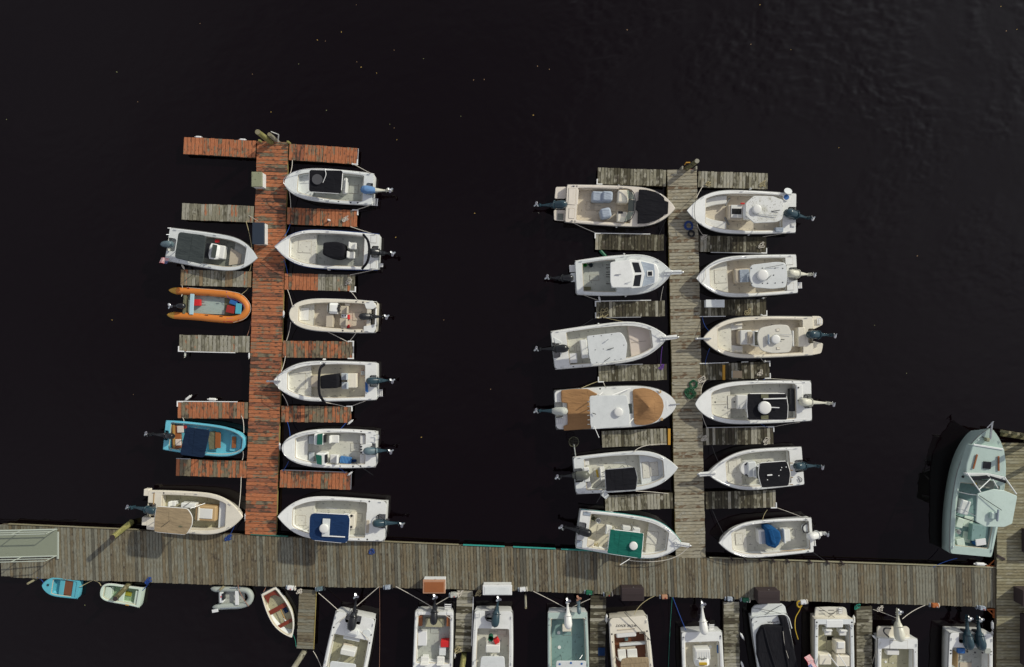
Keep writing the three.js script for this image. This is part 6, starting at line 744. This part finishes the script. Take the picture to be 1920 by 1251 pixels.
// fenders
const FEND = (() => { const g = new THREE.CapsuleGeometry(0.11, 0.4, 4, 12); return mergeGeometries([g, new THREE.CylinderGeometry(0.04, 0.05, 0.1, 8).translate(0, 0.34, 0), new THREE.CylinderGeometry(0.05, 0.04, 0.1, 8).translate(0, -0.34, 0)]); })();
function fender(label, x, y, h, rot, mat = M.fend, k = 1, up = 0) { const c = W(x, y, h), g = thing('fender', label, 'fender', [c[0], h, c[1]], -rot * Math.PI / 180, 'boat fenders'); const m = mesh('body', FEND, mat, g); m.rotation.z = up ? 0.15 : Math.PI / 2; m.scale.setScalar(k); mesh('lanyard', tubeGeo([[0.3 * k * (up ? 0.1 : 1), up ? 0.3 * k : 0, 0], [0.42 * k * (up ? 0.1 : 1), up ? 0.5 : 0.12, 0]], 0.01, false, 1, 5), M.rope, g); }
[['white fender at the top edge of the topmost red finger, nearer its end', 372, 257, 0.4, 3, M.fend, 0.6], ['white fender at the top edge of the topmost red finger, nearer the walkway', 455, 262, 0.4, 3, M.fend, 0.6], ['long grey fender hanging off the lower side of the grey peeling finger', 347, 664, 0.35, 95, M.coverPale, 0.55], ['white fender at the walkway corner of the grey peeling finger', 467, 667, 0.4, 90, M.fend, 0.5], ['cream fender tilted at the outer end of the red-brown finger', 353, 746, 0.4, -38, M.cush, 0.7], ['cream fender lying along the red-brown finger', 398, 749, 0.4, 2, M.cush, 0.8], ['white fender on the red walkway edge by the cream skiff', 531.5, 589, 0.4, 90, M.fend, 0.6], ['pale blue fender on the red walkway edge by the green-windscreen boat', 524.5, 837, 0.4, 85, M.fend, 0.6], ['white fender at the bow of the lowest cream boat', 460, 969, 0.4, 90, M.fend, 0.6], ['green fender hanging beside the dark mossy striped finger', 1130.5, 475.5, 0.35, 48, M.greenD, 0.95], ['white fender beside the blackened finger corner', 1124, 561, 0.45, 80, M.fend, 0.55], ['white fender under the grey-brown finger at the green-topped boat', 1142, 960, 0.35, 2, M.fend, 0.7], ['grey-white fender floating in the pier corner by the cruiser', 1837.5, 1058, 0.35, 3, M.fend, 1.0], ['white fender on the timber deck edge by the twin outboards', 1861, 1173, 0.45, 88, M.fend, 0.75], ['cream fender at the stern of the twin-outboard boat', 1860, 1190, 0.5, 95, M.cush, 0.6], ['white fender beside the finger right of the blue-grey work boat', 1137.5, 1160, 0.4, 90, M.fend, 0.7], ['round white fender beside the mottled finger by the tarpaulin boat', 1391.5, 1193, 0.5, 60, M.fend, 0.6], ['lower round white fender beside the mottled finger', 1392, 1247, 0.5, 70, M.fend, 0.6], ['cream fender between the flag boat and the dark grey finger', 1601, 1162, 0.5, 88, M.cush, 0.7], ['white fender at the corner of the pale outboard boat', 1641, 1196, 0.5, 40, M.fend, 0.6], ['white fender low at the mossy finger by the green gear boat', 853, 1228, 0.35, 92, M.fend, 0.45], ['white corner fender below the red and grey striped finger', 657, 791.5, 0.5, -40, M.fend, 0.6], ['white corner fender above the red and black stained finger', 656.5, 888, 0.5, -40, M.fend, 0.55], ['dark fender on the grey-canopy boat side by the streaked finger', 343, 500, 0.6, 60, M.rope, 0.5]].forEach(a => fender(...a));
// small round fenders hung on the boats' sides
[[617, 413, 'upper side of the two-chair boat'], [617, 505.5, 'lower side of the two-chair boat'], [608, 674, 'upper side of the folded-bimini boat'], [1160, 349, 'upper side of the beige boat'], [1156, 425, 'lower side of the beige boat'], [1170, 477, 'upper side of the pilothouse boat'], [1173, 555, 'lower side of the pilothouse boat'], [1122, 607.5, 'upper side of the angular-hardtop boat'], [1407, 354.5, 'upper side of the stained-hardtop boat'], [1404, 440, 'lower side of the stained-hardtop boat'], [1431, 559, 'lower side of the long-hardtop boat'], [1427.5, 591, 'upper side of the beige centre console'], [1434, 677.5, 'lower side of the beige centre console'], [1419, 713, 'upper side of the black-hardtop boat']].forEach(([x, y, l]) => fender(`small white fender on the ${l}`, x, y, 0.55, 0, M.fend, 0.55, 1));
// mooring lines
function line(label, a, b, mat, r = 0.016, sag = 0.1, mid) { const A = W(a[0], a[1], a[2]), B = W(b[0], b[1], b[2]), p = [[0, a[2], 0]]; const m = mid ? W(mid[0], mid[1], mid[2]) : [(A[0] + B[0]) / 2, (A[1] + B[1]) / 2]; p.push([m[0] - A[0], mid ? mid[2] : (a[2] + b[2]) / 2 - sag, m[1] - A[1]]); p.push([B[0] - A[0], b[2], B[1] - A[1]]); const c = new THREE.QuadraticBezierCurve3(v3(p[0]), v3([2 * p[1][0] - (p[0][0] + p[2][0]) / 2, 2 * p[1][1] - (p[0][1] + p[2][1]) / 2, 2 * p[1][2] - (p[0][2] + p[2][2]) / 2]), v3(p[2])); single('mooring_line', new THREE.TubeGeometry(c, 12, r, 5), mat, label, 'rope', [A[0], 0, A[1]], 0, 'mooring lines'); }
const d = DECK + 0.01;
[
  ['white line from the topmost right red finger to the lace-top boat bow', [548, 300, d], [544, 325, 0.95], 'rope'], ['white line from the second right red finger to the lace-top boat bow', [545, 390, d], [541, 352, 0.95], 'rope'], ['white line from the topmost right red finger to the lace-top boat stern', [660, 306, d], [695, 325, 0.85], 'rope'], ['white line from the second right red finger to the lace-top boat stern', [657, 396, d], [693, 385, 0.85], 'rope'],
  ['blue line from the second right red finger to the two-chair boat bow', [544, 420, d], [533, 443, 0.95], 'ropeB'], ['blue line from the half-grey finger to the two-chair boat bow', [539, 514, d], [532, 487, 0.95], 'ropeB'], ['white line from the second right red finger to the two-chair boat stern', [657, 425, d], [704, 440, 0.85], 'rope'], ['white line from the half-grey finger to the two-chair boat stern', [656, 515.5, d], [700, 506, 0.85], 'rope'],
  ['white line from the half-grey finger to the cream skiff bow', [539, 543, d], [551, 588, 0.9], 'rope'], ['white line from the patchy red finger to the cream skiff bow', [537, 639, d], [545, 604, 0.9], 'rope'], ['pink-white line from the half-grey finger to the cream skiff stern', [656, 545, d], [671, 564, 0.85], 'rope'], ['white line from the patchy red finger to the cream skiff side', [653, 642, d], [597, 614, 0.9], 'rope'], ['short white line from the patchy red finger to the cream skiff stern', [653, 642, d], [667, 625, 0.85], 'rope'],
  ['white line from the patchy red finger to the folded-bimini boat bow', [535, 668, d], [527, 697, 1.0], 'rope'], ['white line from the red and grey striped finger to the folded-bimini boat bow', [540, 761, d], [529, 739, 1.0], 'rope'], ['white line from the striped finger to the folded-bimini boat side', [648, 763, d], [611, 755, 0.9], 'rope'], ['white line from the striped finger to the folded-bimini boat stern', [658, 762, d], [685, 752, 0.85], 'rope'],
  ['blue line from the striped finger to the green-windscreen boat bow', [538.5, 791, d], [544, 822, 0.95], 'ropeB'], ['blue line from the striped finger to the green-windscreen boat side', [649, 792.5, d], [635, 808, 0.85], 'ropeB'], ['blue line from the stained red finger to the green-windscreen boat bow', [530, 884, d], [541, 865, 0.95], 'ropeB'], ['blue line from the stained red finger to the green-windscreen boat side', [647, 888, d], [636, 878, 0.85], 'ropeB'],
  ['tan line from the second left grey finger to the grey-canopy boat bow', [461, 415, d], [472, 466, 1.0], 'ropeY'], ['thin line from the grey-brown finger to the grey-canopy boat bow', [468, 508, d], [471, 482, 1.0], 'ropeY'], ['thin white cord from the navy dock box to the second left finger', [466, 404, d], [484, 415, 1.1], 'rope'],
  ['thin line from the grey-brown finger to the orange inflatable bow', [465, 540, d], [452, 552, 0.5], 'ropeY'], ['thin red line from the grey peeling finger to the red walkway side', [463, 630, d], [470, 602, 0.35], 'ropeR'], ['white line from the grey-brown finger to the orange inflatable stern', [341, 535, d], [340, 556, 0.5], 'rope'],
  ['pale line from the red-brown finger to the blue skiff bow', [452, 780, d], [457, 812, 0.85], 'rope', [456, 790, 0.6]], ['pale line from the red-brown finger to the blue skiff stern', [342, 783, d], [344, 796, 0.75], 'rope'], ['pale line from the mottled finger to the blue skiff bow', [454, 863, d], [455, 846, 0.85], 'rope'], ['tan line from the mottled finger to the cream boat bow', [452, 894, d], [447, 957, 1.05], 'rope', [450.5, 928, 0.7]], ['blue line from the cream boat bow down to the pier', [443, 975, 1.0], [430, 1005, d], 'ropeB'],
  ['white line from the mossy striped finger to the beige boat stern', [1118, 437, d], [1071, 416, 0.85], 'rope'], ['thin line from the mossy striped finger to the beige boat bow', [1236, 440, d], [1249, 412, 1.0], 'ropeK'], ['white line from the blackened finger to the pilothouse boat stern', [1121, 563, d], [1094, 553, 0.9], 'rope'], ['white line from the blackened finger to the pilothouse boat bow', [1239, 564, d], [1244, 537, 1.1], 'rope'], ['tan line from the blackened finger to the angular-hardtop boat side', [1131, 595, d], [1185, 607, 0.95], 'ropeY'], ['purple line from the greenish finger to the angular-hardtop boat bow', [1239, 683, d], [1242, 650, 1.05], 'ropeP'], ['thin dark line from the blackened finger to the angular-hardtop boat stern', [1112, 598, d], [1074, 622, 0.85], 'ropeK'],
  ['tan line from the greenish finger to the brown-covered boat stern', [1122, 715, d], [1090, 728, 0.85], 'ropeY'], ['white line from the greenish finger to the brown-covered boat side', [1131, 716, d], [1136, 727, 0.9], 'rope'], ['tan curved line from the pale grey finger to the olive-outboard boat', [1250, 833, d], [1188, 848, 1.0], 'rope', [1210, 836, 0.75]], ['white line from the grey-brown finger to the olive-outboard boat', [1253, 926, d], [1192, 921, 1.0], 'rope'],
  ['white line from the silver-grey finger to the stained-hardtop boat bow', [1318, 349, d], [1306, 371, 1.1], 'rope'], ['white line from the dark striped finger to the stained-hardtop boat bow', [1319, 442, d], [1307, 421, 1.1], 'rope'], ['dark line across the bow deck of the stained-hardtop boat', [1306, 371, 1.12], [1307, 421, 1.12], 'ropeK', [1302, 396, 1.14]], ['tan line from the dark striped finger to the stained-hardtop boat stern', [1430, 444, d], [1474, 437, 0.85], 'rope'],
  ['blue line from the almost black finger to the beige centre console bow', [1317, 593, d], [1330, 621, 1.0], 'ropeB', [1321, 609, 0.7]], ['blue line from the dark streaky finger to the beige centre console bow', [1322, 684, d], [1331, 653, 1.0], 'ropeB'], ['white line from the dark streaky finger to the beige centre console side', [1434, 680, d], [1427, 671, 0.85], 'rope'],
  ['white line from the streaky finger to the black-hardtop boat bow', [1324, 713, d], [1315, 743, 1.05], 'rope', [1316, 726, 0.7]], ['white line from the streaked finger to the black-hardtop boat bow', [1327, 805, d], [1316, 776, 1.05], 'rope'], ['blue line from the streaky finger to the black-hardtop boat side', [1437, 709, d], [1426, 719, 0.85], 'ropeB'], ['blue line from the streaked finger to the black-hardtop boat side', [1440, 802, d], [1425, 794, 0.85], 'ropeB'], ['white line from the streaked finger to the black-hardtop boat stern', [1449, 801, d], [1500, 792, 0.85], 'rope'], ['pale line from the streaky finger to the black-hardtop boat stern', [1444, 710, d], [1505, 714, 0.85], 'rope'],
  ['thin dark line from the streaked finger to the flared-bow boat', [1335, 835, d], [1347, 866, 1.05], 'ropeK'], ['thin line from the pale-ended finger to the blue-covered boat bow', [1335, 955, d], [1361, 1010, 1.0], 'ropeK'], ['thin line from the pale-ended finger to the blue-covered boat side', [1439, 956, d], [1430, 976, 0.9], 'ropeY'], ['thin grey line from the pale-ended finger to the blue-covered boat stern', [1456, 952, d], [1515, 974, 0.85], 'rope'], ['dark line from the blue-covered boat stern to the pier', [1523, 1035, 0.8], [1556, 1058, d], 'ropeK'], ['pale curved line from the green-topped boat bow to its side', [1291, 1025, 1.1], [1180, 1051, 0.9], 'rope', [1250, 1050, 0.95]],
  ['blue line from the cruiser stern to the pier', [1795, 1047, 0.9], [1750, 1064, d], 'ropeB'],
  ['pale line crossing from the finger to the crossed-rope boat', [597, 1112, 0.6], [693, 1202, 0.95], 'rope'], ['pale line crossing from the pier to the crossed-rope boat', [711, 1100, d], [634, 1168, 0.95], 'rope'], ['thin rusty line hanging straight down from the pier beside the crossed-rope boat', [711.5, 1101, d], [711, 1265, 0.2], 'ropeR'], ['pale line from the finger end past the crossed-rope boat', [587, 1221, 0.4], [606, 1262, 0.7], 'rope'],
  ['long pale line from the pier to the red-box boat stern', [742, 1100, d], [846, 1161, 0.9], 'rope'], ['pale line from the reel to the red-box boat stern', [848, 1116, 0.5], [780, 1158, 0.9], 'rope'], ['pale line from the pier to the work boat white outboard', [1000, 1109, d], [1099, 1162, 0.85], 'rope'], ['pale line from the green reel to the work boat', [1107, 1123, 0.5], [1031, 1162, 0.85], 'rope'], ['tan line from the pier to the lettered boat', [1227, 1118, d], [1189, 1153, 0.85], 'ropeY', [1203, 1133, 0.6]], ['green line hanging straight down from the pier left of the ribbed-seat boat', [1260.5, 1120, d], [1253, 1265, 0.2], 'ropeG'], ['blue line from the pier to the ribbed-seat boat', [1261.5, 1120, d], [1286, 1182, 0.85], 'ropeB'],
  ['black line crossing the tarpaulin boat stern toward the box', [1417, 1167, 0.9], [1467, 1134, 0.6], 'ropeK'], ['second black line crossing the tarpaulin boat stern', [1411, 1140, 0.6], [1480, 1155, 0.9], 'ropeK'], ['black crossed line from the flag boat stern toward the upper right', [1531, 1180, 1.0], [1572, 1144, 0.6], 'ropeK'], ['black crossed line from the flag boat stern toward the upper left', [1598, 1180, 1.0], [1536, 1139, 0.6], 'ropeK'], ['pale line from the dark grey finger to the pale outboard boat', [1637, 1143, d], [1683, 1160, 1.0], 'rope'], ['pale line from the pier to the pale outboard boat', [1735, 1135, d], [1692, 1161, 1.0], 'rope'], ['thin line from the pale outboard boat to the dark grey finger', [1652, 1205, 0.85], [1636, 1245, 0.4], 'rope'],
  ['blue line from the pier to the turquoise dinghy bow', [69, 1083, d], [82, 1096, 0.55], 'ropeB'], ['tan line from the pier to the turquoise dinghy stern', [175, 1088, d], [149, 1101, 0.45], 'ropeY'], ['tan line from the pier to the pale pram', [177, 1089, d], [189, 1099, 0.48], 'ropeY'], ['dark line from the pier into the pale pram', [185, 1089, d], [216, 1109, 0.45], 'ropeK'], ['blue line from the pier to the pale pram stern', [279, 1092, d], [267, 1108, 0.45], 'ropeB'], ['reddish line from the pier across the grey inflatable', [446, 1097, d], [466, 1137, 0.4], 'ropeR', [452, 1115, 0.5]], ['red line from the pier to the wooden dinghy', [498, 1100, d], [494, 1110, 0.45], 'ropeR'], ['thin line from the wooden dinghy bow to the finger', [549, 1190, 0.55], [555, 1213, 0.42], 'ropeG'],
].forEach(([l, a, b, m, mid]) => line(l, a, b, M[m], /straight down/.test(l) ? 0.011 : /thin|dark|black/.test(l) ? 0.014 : 0.02, 0.12, mid));
// cleats on the docks' edges are part of the lines' anchorage
// fallen leaves on the open water
{ const g = new THREE.CircleGeometry(0.075, 6); g.scale(1, 0.6, 1); g.rotateX(-Math.PI / 2); const p = g.attributes.position; for (let i = 0; i < p.count; i++) p.setY(i, 0.008 + 0.1 * Math.abs(p.getX(i)) * 0.4); g.computeVertexNormals();
  for (const [x, y] of [[739, 94], [739, 240], [731, 233], [794, 110], [706, 137], [677, 126], [669, 116], [612, 207], [595, 75], [610, 77], [508, 210], [473, 139], [375, 44], [258, 191], [219, 135], [12, 224], [864, 218], [888, 150], [908, 149], [668, 9], [1008, 124], [1000, 216], [1030, 130], [1408, 83], [1483, 93], [1425, 9], [1877, 12], [1887, 58], [1907, 55], [1176, 56], [1573, 277], [832, 600], [890, 400], [920, 730], [790, 820], [159, 1135], [250, 740], [210, 600], [1640, 610], [1720, 480], [744, 262], [742, 445], [1700, 700], [640, 60], [560, 120]]) { const c = W(x, y, 0); single('fallen_leaf', g, [M.leaf, M.leafB, M.leafG][Math.floor(rnd() * 3)], 'tiny fallen leaf floating on the open dark water', 'leaf', [c[0], 0, c[1]], rnd() * 6, 'fallen leaves on the water').scale.setScalar(0.35 + rnd() * 0.35); } }
renderer.render(scene, camera);
